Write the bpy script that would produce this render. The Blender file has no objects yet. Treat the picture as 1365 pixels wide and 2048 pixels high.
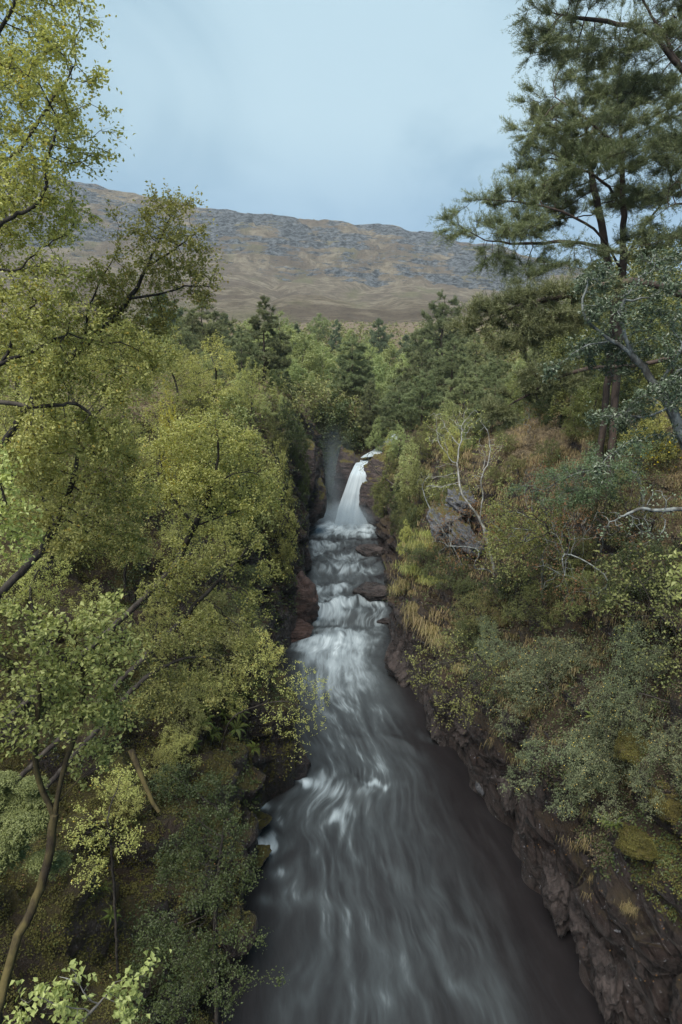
import bpy, math, random
import numpy as np
from mathutils import Vector
from mathutils.bvhtree import BVHTree

sc = bpy.context.scene
C = sc.collection
R = math.radians

# ------------------------------------------------------------------ camera
CAMZ = 15.0
PITCH = R(10.9)
cam_d = bpy.data.cameras.new('camera')
cam_d.sensor_fit = 'VERTICAL'; cam_d.sensor_height = 36.0; cam_d.lens = 24.0
cam_d.clip_start = 0.05; cam_d.clip_end = 12000
cam = bpy.data.objects.new('camera', cam_d); C.objects.link(cam)
cam.location = (0, 0, CAMZ); cam.rotation_euler = (R(90) - PITCH, 0, 0)
sc.camera = cam
F = 1365.333
FY, FZ = math.cos(PITCH), -math.sin(PITCH)
UY, UZ = math.sin(PITCH), math.cos(PITCH)

def at(px, py, Y):
    """world point seen at photo pixel (px,py) lying at world distance Y"""
    a = (px - 682.5) / F; b = (1024 - py) / F
    dx, dy, dz = a, FY + UY * b, FZ + UZ * b
    k = Y / dy
    return np.array([dx * k, Y, CAMZ + dz * k])

def pxm(Y):            # metres per photo pixel near distance Y
    return Y / F * 1.02

def proj(p):
    r = np.asarray(p, float) - np.array([0, 0, CAMZ])
    d = r[1] * FY + r[2] * FZ
    return 682.5 + r[0] / d * F, 1024 - (r[1] * UY + r[2] * UZ) / d * F

# ------------------------------------------------------------------ noise
def _hash(ix, iy, iz, seed):
    with np.errstate(over='ignore'):
        h = (ix.astype(np.uint32) * np.uint32(374761393) + iy.astype(np.uint32) * np.uint32(668265263)
             + iz.astype(np.uint32) * np.uint32(2147483647) + np.uint32((seed * 974634777 + 12345) & 0xffffffff))
        h = (h ^ (h >> np.uint32(13))) * np.uint32(1274126177)
        h = (h ^ (h >> np.uint32(15))) * np.uint32(2246822519)
        h = h ^ (h >> np.uint32(16))
    return h.astype(np.float64) / 4294967295.0

def vnoise(p, seed=0):
    p = np.asarray(p, float)
    i = np.floor(p).astype(np.int64); f = p - i
    f = f * f * f * (f * (f * 6 - 15) + 10)
    out = 0
    for dx in (0, 1):
        wx = f[:, 0] if dx else 1 - f[:, 0]
        for dy in (0, 1):
            wy = f[:, 1] if dy else 1 - f[:, 1]
            for dz in (0, 1):
                wz = f[:, 2] if dz else 1 - f[:, 2]
                out = out + wx * wy * wz * _hash(i[:, 0] + dx, i[:, 1] + dy, i[:, 2] + dz, seed)
    return out * 2 - 1

def fbm(p, octv=4, seed=0, gain=.5, lac=2.03, ridged=False):
    p = np.asarray(p, float); a = 1; s = 0; t = 0
    for o in range(octv):
        n = vnoise(p, seed + o * 7)
        if ridged: n = 1 - 2 * np.abs(n)
        s = s + a * n; t += a; a *= gain; p = p * lac + 11.3
    return s / t

def sstep(x, a, b):
    t = np.clip((np.asarray(x, float) - a) / (b - a), 0, 1); return t * t * (3 - 2 * t)

def nrm(v):
    return v / np.maximum(np.linalg.norm(v, axis=-1, keepdims=True), 1e-9)

# ------------------------------------------------------------------ object helpers
def mesh_np(name, V, quads=None, tris=None, mat=None, smooth=True, attrs=None, mat_idx=None, uv=None):
    """attrs: dict name -> per-vertex float array"""
    V = np.asarray(V, np.float32)
    nq = 0 if quads is None else len(quads); nt = 0 if tris is None else len(tris)
    me = bpy.data.meshes.new(name)
    me.vertices.add(len(V)); me.vertices.foreach_set('co', V.ravel())
    loops = []
    if nq: loops.append(np.asarray(quads, np.int32).ravel())
    if nt: loops.append(np.asarray(tris, np.int32).ravel())
    loops = np.concatenate(loops)
    me.loops.add(len(loops)); me.loops.foreach_set('vertex_index', loops)
    me.polygons.add(nq + nt)
    st = np.concatenate([np.arange(nq) * 4, nq * 4 + np.arange(nt) * 3]).astype(np.int32)
    me.polygons.foreach_set('loop_start', st)
    me.polygons.foreach_set('use_smooth', np.full(nq + nt, smooth))
    if mat is not None:
        for m in (mat if isinstance(mat, (list, tuple)) else [mat]): me.materials.append(m)
    if mat_idx is not None: me.polygons.foreach_set('material_index', np.asarray(mat_idx, np.int32))
    if attrs:
        for k, a in attrs.items():
            at_ = me.attributes.new(k, 'FLOAT', 'POINT'); at_.data.foreach_set('value', np.asarray(a, np.float32))
    if uv is not None:
        l = me.uv_layers.new(name='flow'); l.data.foreach_set('uv', np.asarray(uv, np.float32)[loops].ravel())
    me.update(calc_edges=True)
    return me

def link(name, me, parent=None):
    o = bpy.data.objects.new(name, me); C.objects.link(o)
    if parent is not None: o.parent = parent
    return o

def empty(name, loc=(0, 0, 0), rz=0.0, s=1.0):
    o = bpy.data.objects.new(name, None); C.objects.link(o)
    o.location = loc; o.rotation_euler = (0, 0, rz); o.scale = (s, s, s); o.empty_display_size = .3
    return o

def tag(o, label=None, cat=None, group=None, kind=None):
    if label: o['label'] = label
    if cat: o['category'] = cat
    if group: o['group'] = group
    if kind: o['kind'] = kind
    return o

def plant(name, parts, loc, rz=0.0, s=1.0, sz=None, tilt=(0, 0)):
    """parts: list of (part_name, mesh)"""
    r = empty(name, loc, rz, s)
    if sz: r.scale = (s, s, sz)
    r.rotation_euler = (tilt[0], tilt[1], rz)
    for n, m in parts: link(n, m, r)
    return r

# ------------------------------------------------------------------ materials
def newmat(name):
    m = bpy.data.materials.new(name); m.use_nodes = True
    nt = m.node_tree; nt.nodes.clear()
    out = nt.nodes.new('ShaderNodeOutputMaterial')
    return m, nt, out

class NB:
    def __init__(s, nt): s.nt = nt
    def n(s, t, **kw):
        nd = s.nt.nodes.new(t)
        for k, v in kw.items(): setattr(nd, k, v)
        return nd
    def l(s, a, b): s.nt.links.new(a, b)
    def val(s, sock, v):
        if hasattr(v, 'links') or hasattr(v, 'is_linked'): s.l(v, sock)
        else: sock.default_value = v
    def mix(s, f, a, b, bt='MIX'):
        nd = s.n('ShaderNodeMix', data_type='RGBA', blend_type=bt)
        s.val(nd.inputs[0], f)
        for i, c in ((6, a), (7, b)):
            if isinstance(c, tuple) and len(c) == 3: c = c + (1,)
            s.val(nd.inputs[i], c)
        return nd.outputs[2]
    def math(s, op, a, b=0.0, c=0.0, clamp=False):
        nd = s.n('ShaderNodeMath', operation=op, use_clamp=clamp)
        s.val(nd.inputs[0], a); s.val(nd.inputs[1], b)
        if op in ('MULTIPLY_ADD',): s.val(nd.inputs[2], c)
        return nd.outputs[0]
    def ramp(s, f, lo, hi, a=0.0, b=1.0, smooth=True):
        nd = s.n('ShaderNodeMapRange', clamp=True)
        if smooth: nd.interpolation_type = 'SMOOTHSTEP'
        s.val(nd.inputs[0], f); nd.inputs[1].default_value = lo; nd.inputs[2].default_value = hi
        nd.inputs[3].default_value = a; nd.inputs[4].default_value = b
        return nd.outputs[0]
    def noise(s, vec, scale, detail=4.0, rough=.55, dist=0.0):
        nd = s.n('ShaderNodeTexNoise'); s.l(vec, nd.inputs['Vector'])
        nd.inputs['Scale'].default_value = scale; nd.inputs['Detail'].default_value = detail
        nd.inputs['Roughness'].default_value = rough; nd.inputs['Distortion'].default_value = dist
        return nd.outputs[0]
    def mapping(s, vec, scale=(1, 1, 1), rot=(0, 0, 0)):
        nd = s.n('ShaderNodeMapping'); s.l(vec, nd.inputs[0])
        nd.inputs['Scale'].default_value = scale; nd.inputs['Rotation'].default_value = rot
        return nd.outputs[0]
    def bump(s, h, strength=.5, dist=.05, normal=None):
        nd = s.n('ShaderNodeBump'); s.l(h, nd.inputs['Height'])
        nd.inputs['Strength'].default_value = strength; nd.inputs['Distance'].default_value = dist
        if normal is not None: s.l(normal, nd.inputs['Normal'])
        return nd.outputs[0]

def leaf_mat(name, c1, c2, trans=.35, rough=.5, c3=None, tshare=.02, spec=.35):
    m, nt, out = newmat(name); b = NB(nt)
    a = b.n('ShaderNodeAttribute', attribute_name='tint').outputs['Fac']
    oi = b.n('ShaderNodeObjectInfo').outputs['Random']
    col = b.mix(a, c1, c2)
    if c3: col = b.mix(b.ramp(a, 1 - tshare - .01, 1 - tshare + .001, smooth=False), col, c3)
    k = b.math('MULTIPLY_ADD', oi, .5, .8)
    hsv = b.n('ShaderNodeHueSaturation'); b.l(col, hsv.inputs['Color']); b.l(k, hsv.inputs['Value'])
    b.l(b.math('MULTIPLY_ADD', b.math('FRACT', b.math('MULTIPLY', oi, 7.31)), .03, .485), hsv.inputs['Hue'])
    col = hsv.outputs[0]
    p = b.n('ShaderNodeBsdfPrincipled'); b.l(col, p.inputs['Base Color'])
    p.inputs['Roughness'].default_value = rough; p.inputs['Specular IOR Level'].default_value = spec
    t = b.n('ShaderNodeBsdfTranslucent'); b.l(b.mix(1.0, col, (1.0, 1.0, .55), 'MULTIPLY'), t.inputs[0])
    ms = b.n('ShaderNodeMixShader'); ms.inputs[0].default_value = trans
    b.l(p.outputs[0], ms.inputs[1]); b.l(t.outputs[0], ms.inputs[2]); b.l(ms.outputs[0], out.inputs[0])
    return m

def bark_mat(name, c1, c2, scale=6.0, rough=.85, patch=None):
    m, nt, out = newmat(name); b = NB(nt)
    tc = b.n('ShaderNodeTexCoord').outputs['Object']
    n1 = b.noise(b.mapping(tc, (1, 1, .35)), scale, 5, .65)
    col = b.mix(b.ramp(n1, .35, .65), c1, c2)
    if patch:
        n2 = b.noise(tc, scale * .5, 3)
        col = b.mix(b.ramp(n2, .52, .62), col, patch)
    p = b.n('ShaderNodeBsdfPrincipled'); b.l(col, p.inputs['Base Color']); p.inputs['Roughness'].default_value = rough
    p.inputs['Specular IOR Level'].default_value = .3
    b.l(b.bump(n1, .6, .03), p.inputs['Normal']); b.l(p.outputs[0], out.inputs[0])
    return m

M = {}
M['birch_leaf'] = leaf_mat('birch_leaf', (0.27, 0.28, 0.09), (0.55, 0.54, 0.2), .4, c3=(0.482, 0.365, 0.077))
M['birch_leaf_near'] = leaf_mat('birch_leaf_near', (0.26, 0.29, 0.1), (0.48, 0.5, 0.19), .4, .42)
M['yellow_leaf'] = leaf_mat('yellow_leaf', (0.36, 0.34, 0.05), (0.55, 0.5, 0.08), .4)
M['far_leaf'] = leaf_mat('far_leaf', (0.248, 0.297, 0.131), (0.437, 0.486, 0.225), .35)
M['olive_leaf'] = leaf_mat('olive_leaf', (0.118, 0.138, 0.050), (0.251, 0.254, 0.090), .3)
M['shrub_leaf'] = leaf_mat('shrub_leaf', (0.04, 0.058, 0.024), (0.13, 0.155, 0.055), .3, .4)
M['blue_leaf'] = leaf_mat('blue_leaf', (0.07, 0.1, 0.055), (0.17, 0.215, 0.13), .15, .3, spec=.6)
M['rowan_leaf'] = leaf_mat('rowan_leaf', (0.125, 0.181, 0.098), (0.266, 0.348, 0.180), .3, .4)
M['cot_leaf'] = leaf_mat('cotoneaster_leaf', (0.065, 0.09, 0.045), (0.24, 0.27, 0.15), .2, .45, c3=(0.658, 0.522, 0.124), tshare=.04)
M['needle'] = leaf_mat('pine_needle', (0.095, 0.115, 0.055), (0.27, 0.285, 0.13), .12, .45)
M['needle_mid'] = leaf_mat('pine_needle_mid', (0.11, 0.14, 0.065), (0.27, 0.3, 0.14), .12, .5)
M['needle_far'] = leaf_mat('pine_needle_far', (.10, .14, .08), (.20, .25, .13), .12, .5)
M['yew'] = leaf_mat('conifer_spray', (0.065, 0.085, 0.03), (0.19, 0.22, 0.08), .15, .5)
M['fern'] = leaf_mat('fern_leaf', (0.08, 0.11, 0.025), (0.19, 0.23, 0.055), .4)
M['grass'] = leaf_mat('grass_blade', (0.17, 0.16, 0.06), (0.4, 0.32, 0.16), .3)
M['greengrass'] = leaf_mat('green_grass_blade', (0.204, 0.246, 0.068), (0.438, 0.435, 0.131), .3)
M['heather'] = leaf_mat('heather', (0.09, 0.07, 0.045), (0.23, 0.17, 0.11), .1, .8)
M['moss'] = leaf_mat('moss', (0.05, 0.045, 0.013), (0.15, 0.13, 0.035), .15, .8)
M['gorse'] = leaf_mat('gorse_flower', (.55, .38, .01), (.75, .5, .02), .2)
M['litter'] = leaf_mat('dead_leaf', (0.08, 0.04, 0.02), (0.24, 0.12, 0.05), .1, .7)
M['bark_dark'] = bark_mat('dark_bark', (.022, .018, .016), (.07, .06, .05))
M['bark_birch'] = bark_mat('birch_bark', (.05, .045, .042), (.16, .15, .14), 4, .75, (.30, .30, .29))
M['bark_pale'] = bark_mat('pale_bark', (.16, .15, .13), (.42, .42, .40), 5, .75)
M['bark_grey'] = bark_mat('lichen_bark', (.07, .066, .06), (.26, .28, .27), 9, .8)
M['bark_pine'] = bark_mat('pine_bark', (.035, .027, .024), (.10, .07, .056), 5, .85)
M['bark_moss'] = bark_mat('mossy_bark', (.03, .022, .014), (.10, .08, .03), 6, .9)

def rock_mat(name, c1, c2, lich=(.42, .43, .44), lt=(.66, .72), rough=.5, strat=(1, 1, 4), rot=(.5, .25, 0), moss=.0):
    m, nt, out = newmat(name); b = NB(nt)
    tc = b.n('ShaderNodeTexCoord').outputs['Object']
    geo = b.n('ShaderNodeNewGeometry')
    ms = b.mapping(tc, strat, rot)
    n1 = b.noise(ms, .9, 8, .65, .4); n2 = b.noise(ms, 4.5, 6, .7)
    col = b.mix(b.ramp(n1, .35, .65), c1, c2)
    col = b.mix(b.ramp(n2, .45, .75), col, tuple(x * .4 for x in c1))
    n3 = b.noise(tc, 7, 5, .75)
    col = b.mix(b.ramp(n3, *lt), col, lich)
    if moss:
        nz = b.n('ShaderNodeSeparateXYZ'); b.l(geo.outputs['Normal'], nz.inputs[0])
        f = b.math('ADD', nz.outputs[2], b.math('MULTIPLY', n1, 1.2))
        n4 = b.noise(tc, 20, 3)
        mc = b.mix(n4, (.07, .06, .012), (.15, .12, .025))
        col = b.mix(b.ramp(f, 1.35 - moss, 1.6 - moss), col, mc)
    p = b.n('ShaderNodeBsdfPrincipled'); b.l(col, p.inputs['Base Color'])
    b.l(b.ramp(n1, .3, .7, rough - .18, rough + .25), p.inputs['Roughness'])
    h = b.math('ADD', b.math('MULTIPLY', n2, .6), n1)
    b.l(b.bump(h, 1.0, .35), p.inputs['Normal']); b.l(p.outputs[0], out.inputs[0])
    return m
M['rock'] = rock_mat('wet_rock', (.040, .030, .030), (.13, .095, .09), moss=.25)
M['rock_bare'] = rock_mat('bare_wet_rock', (.024, .019, .019), (.090, .070, .066), rough=.38)
M['rock_red'] = rock_mat('red_rock', (.065, .038, .033), (.15, .092, .078), rough=.45, lt=(.72, .78))
M['rock_moss'] = rock_mat('mossy_rock', (.04, .03, .025), (.12, .09, .07), moss=.85, rough=.7)
M['rock_grey'] = rock_mat('grey_rock', (.10, .105, .12), (.26, .27, .30), lt=(.6, .68), moss=.1, rough=.55)

# ------------------------------------------------------------------ terrain definition
Yk_e = np.array([-12, 5, 13.6, 17, 19.5, 21.8, 23.7, 27, 31, 35.6, 38, 40.5, 43, 47, 52, 57, 60, 64, 68, 72, 78, 100, 340])
XLk = np.array([-3.6, -3.1, -2.7, -2.7, -2.9, -2.8, -1.8, -2.6, -3.3, -3.3, -2.9, -2.3, -2.6, -2.7, -2.8, -3.0, -1.9, -2.0, -1.6, 3.2, 4.5, 8, 20])
XRk = np.array([8.5, 7.6, 6.6, 6.05, 5.65, 5.3, 5.0, 4.3, 3.7, 3.0, 3.0, 3.2, 3.3, 3.3, 3.3, 3.6, 3.2, 3.6, 5.0, 6.2, 7.0, 10, 24])
def XL(Y): return np.interp(Y, Yk_e, XLk) + .22 * np.sin(Y * 1.7) * (Y < 60) + .12 * np.sin(Y * 4.1 + 1)
def XR(Y): return np.interp(Y, Yk_e, XRk) + .22 * np.sin(Y * 1.5 + 2) * (Y < 58) + .12 * np.sin(Y * 3.7)
Wy = [-12, 30, 36, 40, 41.5, 46, 47.6, 53, 55, 60, 69]
Wz = [0, 0, 0.02, .15, .8, 1.15, 1.6, 2.1, 2.3, 2.5, 2.5]
def W(Y): return np.interp(Y, Wy, Wz)
LP = {  # left bank: (offset from the water's edge, height)
 -12: [(0, -1), (.3, .2), (1, 1.5), (4.4, 5.5), (8, 9.6), (12, 12.6), (25, 15.2), (80, 17), (300, 22), (900, 60)],
 14: [(0, -1), (.3, .2), (1, 1.5), (4.4, 5.5), (8, 9.6), (12, 12.6), (25, 15.2), (80, 17), (300, 22), (900, 60)],
 24: [(0, -1), (.1, .5), (.5, 3), (2.5, 6), (6, 10), (11, 13), (25, 15.5), (80, 17), (300, 22), (900, 60)],
 33: [(0, -1), (.1, .6), (1.2, 3.0), (2.5, 6.5), (5, 10.6), (8, 13), (25, 15.5), (80, 17), (300, 22), (900, 60)],
 44: [(0, -.4), (.1, 1.6), (.7, 5), (1.5, 9), (3, 12.4), (6, 14), (25, 15.5), (80, 17), (300, 22), (900, 60)],
 56: [(0, 1.6), (.1, 3.5), (.5, 8), (1.5, 12), (3, 14), (8, 15.4), (25, 16), (80, 18), (300, 24), (900, 70)],
 67: [(0, 1.6), (.1, 3.5), (.5, 8), (1.5, 11.5), (3, 13), (8, 15.0), (25, 16), (80, 19), (300, 26), (900, 80)],
 73: [(0, 8.2), (.4, 9), (1, 10), (2.5, 11.5), (4, 12.4), (8, 14.0), (25, 16.5), (80, 20), (300, 28), (900, 80)],
 110: [(0, 12.5), (.4, 12.8), (1, 13), (2.5, 13.5), (4, 14), (8, 15.5), (25, 16.6), (80, 17.5), (300, 22), (900, 60)],
 340: [(0, 42), (.4, 42), (1, 42.1), (2.5, 42.3), (4, 42.5), (8, 42.6), (25, 43), (80, 43.5), (300, 46), (900, 90)]}
RP = {
 -12: [(0, -1), (.25, 1), (.9, 4), (1.9, 7), (3.4, 10), (5.5, 12.6), (12, 15.5), (30, 20), (80, 32), (900, 180)],
 15: [(0, -1), (.25, 1), (.9, 4), (1.9, 7), (3.4, 10), (5.5, 12.6), (12, 15.5), (30, 20), (80, 32), (900, 180)],
 25: [(0, -1), (.2, 1), (.8, 3.4), (2.6, 6), (4.6, 10.2), (6.6, 12.6), (12, 14.6), (30, 19.5), (80, 31), (900, 180)],
 36: [(0, -1), (.1, 1), (.5, 4), (2, 5.8), (4.2, 9), (6.3, 11.8), (10, 13), (30, 20), (80, 31), (900, 180)],
 45: [(0, -.2), (.2, 1), (1, 2.6), (3, 6.4), (5, 9.6), (6.6, 11.2), (10, 12.3), (30, 19), (80, 30), (900, 180)],
 60: [(0, 1.6), (.15, 3.5), (.5, 6), (1.2, 8), (3.2, 9.6), (5.5, 10.6), (10, 12.0), (30, 19), (80, 30), (900, 180)],
 68: [(0, 1.8), (.15, 4.2), (.5, 7.5), (1.2, 8.8), (3.2, 9.8), (5.5, 10.8), (10, 12.2), (30, 19), (80, 30), (900, 180)],
 73: [(0, 8.2), (.4, 9), (.8, 9.3), (1.6, 9.6), (3.2, 10.2), (5.5, 11.2), (10, 12.6), (30, 20), (80, 31), (900, 180)],
 110: [(0, 12.5), (.4, 12.8), (.8, 13), (1.6, 13.3), (3.2, 13.7), (5.5, 14.3), (10, 16), (30, 20), (80, 34), (900, 190)],
 340: [(0, 42), (.4, 42), (.8, 42.1), (1.6, 42.3), (3.2, 42.5), (5.5, 43), (10, 42.8), (30, 43.5), (80, 46), (900, 150)]}

def side_grid(P, Ys, ts):
    ks = sorted(P); arr = np.array([P[k] for k in ks], float)      # K,10,2
    n = arr.shape[1]
    res = np.zeros((len(Ys), n, 2))
    for i in range(n):
        for j in range(2): res[:, i, j] = np.interp(Ys, ks, arr[:, i, j])
    off = np.zeros((len(Ys), len(ts))); z = off.copy()
    tk = np.arange(n)
    for r in range(len(Ys)):
        off[r] = np.interp(ts, tk, res[r, :, 0]); z[r] = np.interp(ts, tk, res[r, :, 1])
    return off, z

Ys = np.concatenate([np.arange(-12, 2, .6), np.arange(2, 74, .22), 74 + np.cumsum(.3 * 1.037 ** np.arange(95))])
Ys = Ys[Ys < 340]; Ys = np.append(Ys, 340.0)
ts = np.concatenate([np.linspace(0, 1, 6), np.linspace(1, 6, 86)[1:], np.linspace(6, 7, 26)[1:], np.linspace(7, 8, 24)[1:], np.linspace(8, 9, 14)[1:]])
us = np.linspace(0, 1, 26)
ol, zl = side_grid(LP, Ys, ts); orr, zr = side_grid(RP, Ys, ts)
xl = XL(Ys)[:, None]; xr = XR(Ys)[:, None]
GX = np.concatenate([(xl - ol)[:, ::-1], xl + (xr - xl) * us[None, 1:-1], xr + orr], 1)
# river bed with the ledge the fall pours over
YY = np.repeat(Ys[:, None], len(us) - 2, 1); BX = xl + (xr - xl) * us[None, 1:-1]
led = 62.0 + 6.5 * (1 - sstep(BX, -.3, .5))
low = W(YY) - 1.0
high = np.interp(YY, [0, 61, 64, 70, 73, 78, 110, 340], [7.2, 7.2, 7.5, 8.0, 8.3, 9.3, 12.3, 42])
BZ = low + (high - low) * sstep(YY - led, -.5, .3)
# edges of the bed strip join the banks
GZ = np.concatenate([zl[:, ::-1], BZ, zr], 1)
GY = np.repeat(Ys[:, None], GX.shape[1], 1)
P0 = np.stack([GX, GY, GZ], -1)
# outward normals by finite difference for displacement
du = np.gradient(P0, axis=1); dv = np.gradient(P0, axis=0)
N = nrm(np.cross(du, dv)); N[N[..., 2] < 0] *= -1
off_full = np.concatenate([ol[:, ::-1], -np.ones_like(BX), orr], 1)
pf = P0.reshape(-1, 3)
st = pf.copy(); st[:, 2] = st[:, 2] * 2.2 + st[:, 0] * .9
d = fbm(st * .35, 4, 3, ridged=True) * .42 + fbm(pf * .5, 3, 9) * .5 + fbm(st * np.array([.5, .5, 2.2]), 3, 21) * .22
stp = (pf[:, 2] * .8 + pf[:, 0] * .5 + pf[:, 1] * .25) / .55 + fbm(pf * .4, 2, 33) * 2; fr_ = stp - np.floor(stp)
lay = _hash(np.floor(stp).astype(np.int64), np.floor(pf[:, 1] * .35 + fbm(pf * .3, 2, 44) * 2).astype(np.int64), np.zeros(len(pf), np.int64), 4)
d += ((lay - .5) * .5 + sstep(fr_, 0, .25) * .2) * (1 - sstep(pf[:, 2], 9, 13))
big = fbm(pf * .03, 4, 5) * np.clip(np.maximum(np.abs(off_full).ravel() - 14, pf[:, 1] - 70), 0, 60) * .045
d += fbm(pf * np.array([3.2, 1.0, 3.2]), 3, 15, ridged=True) * .15 + (_hash(np.floor(pf[:, 0] * 2.2 + fbm(pf * .9, 2, 8)).astype(np.int64), np.floor(pf[:, 1] * .8 + pf[:, 2] * .5).astype(np.int64), np.floor(pf[:, 2] * 1.4 + fbm(pf * .7, 2, 18)).astype(np.int64), 6) - .5) * .30 * (1 - sstep(pf[:, 2], 8, 11))
amp = (sstep(off_full, 0, .5).ravel() * .95 + .05) * (.55 + .45 * (1 - sstep(off_full, 5, 10).ravel()))
PD = pf + N.reshape(-1, 3) * (d * amp)[:, None]
PD[:, 2] += big
nr, ncol = GX.shape
idx = np.arange(nr * ncol).reshape(nr, ncol)
quads = np.stack([idx[:-1, :-1], idx[:-1, 1:], idx[1:, 1:], idx[1:, :-1]], -1).reshape(-1, 4)

# ground material
m, nt, out = newmat('gorge_ground'); b = NB(nt)
tc = b.n('ShaderNodeTexCoord').outputs['Object']; geo = b.n('ShaderNodeNewGeometry')
sx = b.n('ShaderNodeSeparateXYZ'); b.l(tc, sx.inputs[0])
nz = b.n('ShaderNodeSeparateXYZ'); b.l(geo.outputs['Normal'], nz.inputs[0])
ms = b.mapping(tc, (1, 1, 3.2), (.45, .55, 0))
n1 = b.noise(ms, .8, 8, .65, .3); n2 = b.noise(ms, 4.0, 6, .72); n3 = b.noise(tc, 6.5, 5, .75); n4 = b.noise(tc, .45, 5, .6); n5 = b.noise(tc, 16, 4, .7)
n6 = b.noise(b.mapping(tc, (5.0, .7, 3.0), (.15, .35, .12)), 1.6, 10, .78, .3)
vo = b.n('ShaderNodeTexVoronoi', feature='DISTANCE_TO_EDGE'); b.l(b.mapping(tc, (2.6, .45, 1.3), (.15, .35, .12)), vo.inputs['Vector']); vo.inputs['Scale'].default_value = 1.3
crack = b.ramp(b.math('ADD', vo.outputs['Distance'], b.math('MULTIPLY', b.math('SUBTRACT', n6, .5), .35)), 0, .07, 1, 0)
rock = b.mix(b.ramp(n6, .38, .62), (.017, .014, .014), (.082, .064, .060))
rock = b.mix(b.ramp(n1, .35, .62, 0, .6), rock, (.055, .034, .029))
rock = b.mix(b.math('MULTIPLY', crack, .8), rock, (.012, .010, .010))
rock = b.mix(b.ramp(n3, .61, .68), rock, (.36, .36, .40))
soil = b.mix(n5, (.03, .019, .012), (.085, .052, .03))
mossc = b.mix(n5, (.045, .038, .010), (.14, .115, .022))
mm = b.math('MULTIPLY', b.ramp(sx.outputs[0], -1.0, 1.5, 1, 0), b.ramp(sx.outputs[1], 22, 32, 1, .25))
mm = b.math('MAXIMUM', mm, .18)
cover = b.mix(b.math('MULTIPLY', b.ramp(n4, .40, .56), mm), soil, mossc)
heath = b.mix(b.ramp(n3, .35, .65), (.12, .075, .04), (.30, .23, .12))
heath = b.mix(b.ramp(sx.outputs[1], 60, 110), heath, b.mix(n3, (.12, .085, .06), (.27, .20, .12)))
cover = b.mix(b.ramp(sx.outputs[2], 9.0, 12.5), cover, heath)
f = b.math('ADD', nz.outputs[2], b.math('MULTIPLY', n1, .9))
f = b.math('ADD', f, b.ramp(sx.outputs[2], .6, 5.0, -.35, .12))
col = b.mix(b.ramp(f, .78, 1.02), rock, cover)
p = b.n('ShaderNodeBsdfPrincipled'); b.l(col, p.inputs['Base Color'])
b.l(b.math('ADD', b.ramp(f, .8, 1.0, .30, .7), b.math('MULTIPLY', n6, .3)), p.inputs['Roughness'])
h = b.math('ADD', b.math('MULTIPLY', n6, 1.3), b.math('ADD', n1, b.math('MULTIPLY', crack, -.35)))
b.l(b.bump(h, 1.0, .30), p.inputs['Normal']); b.l(p.outputs[0], out.inputs[0])
M['ground'] = m
gm = mesh_np('ground', PD, quads=quads, mat=m)
ground = link('ground', gm); tag(ground, kind='structure')
bvh = BVHTree.FromPolygons([tuple(v) for v in PD], [tuple(q) for q in quads.tolist()])

def gz(x, y):
    h = bvh.ray_cast(Vector((x, y, 400)), Vector((0, 0, -1)))
    return h[0].z if h[0] is not None else 0.0

def hit(px, py, maxd=400):
    """point of the ground seen at a photo pixel"""
    d = at(px, py, 1.0) - np.array([0, 0, CAMZ])
    h = bvh.ray_cast(Vector((0, 0, CAMZ)), Vector(d).normalized(), maxd)
    return (np.array(h[0]), np.array(h[1])) if h[0] is not None else (None, None)

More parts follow.
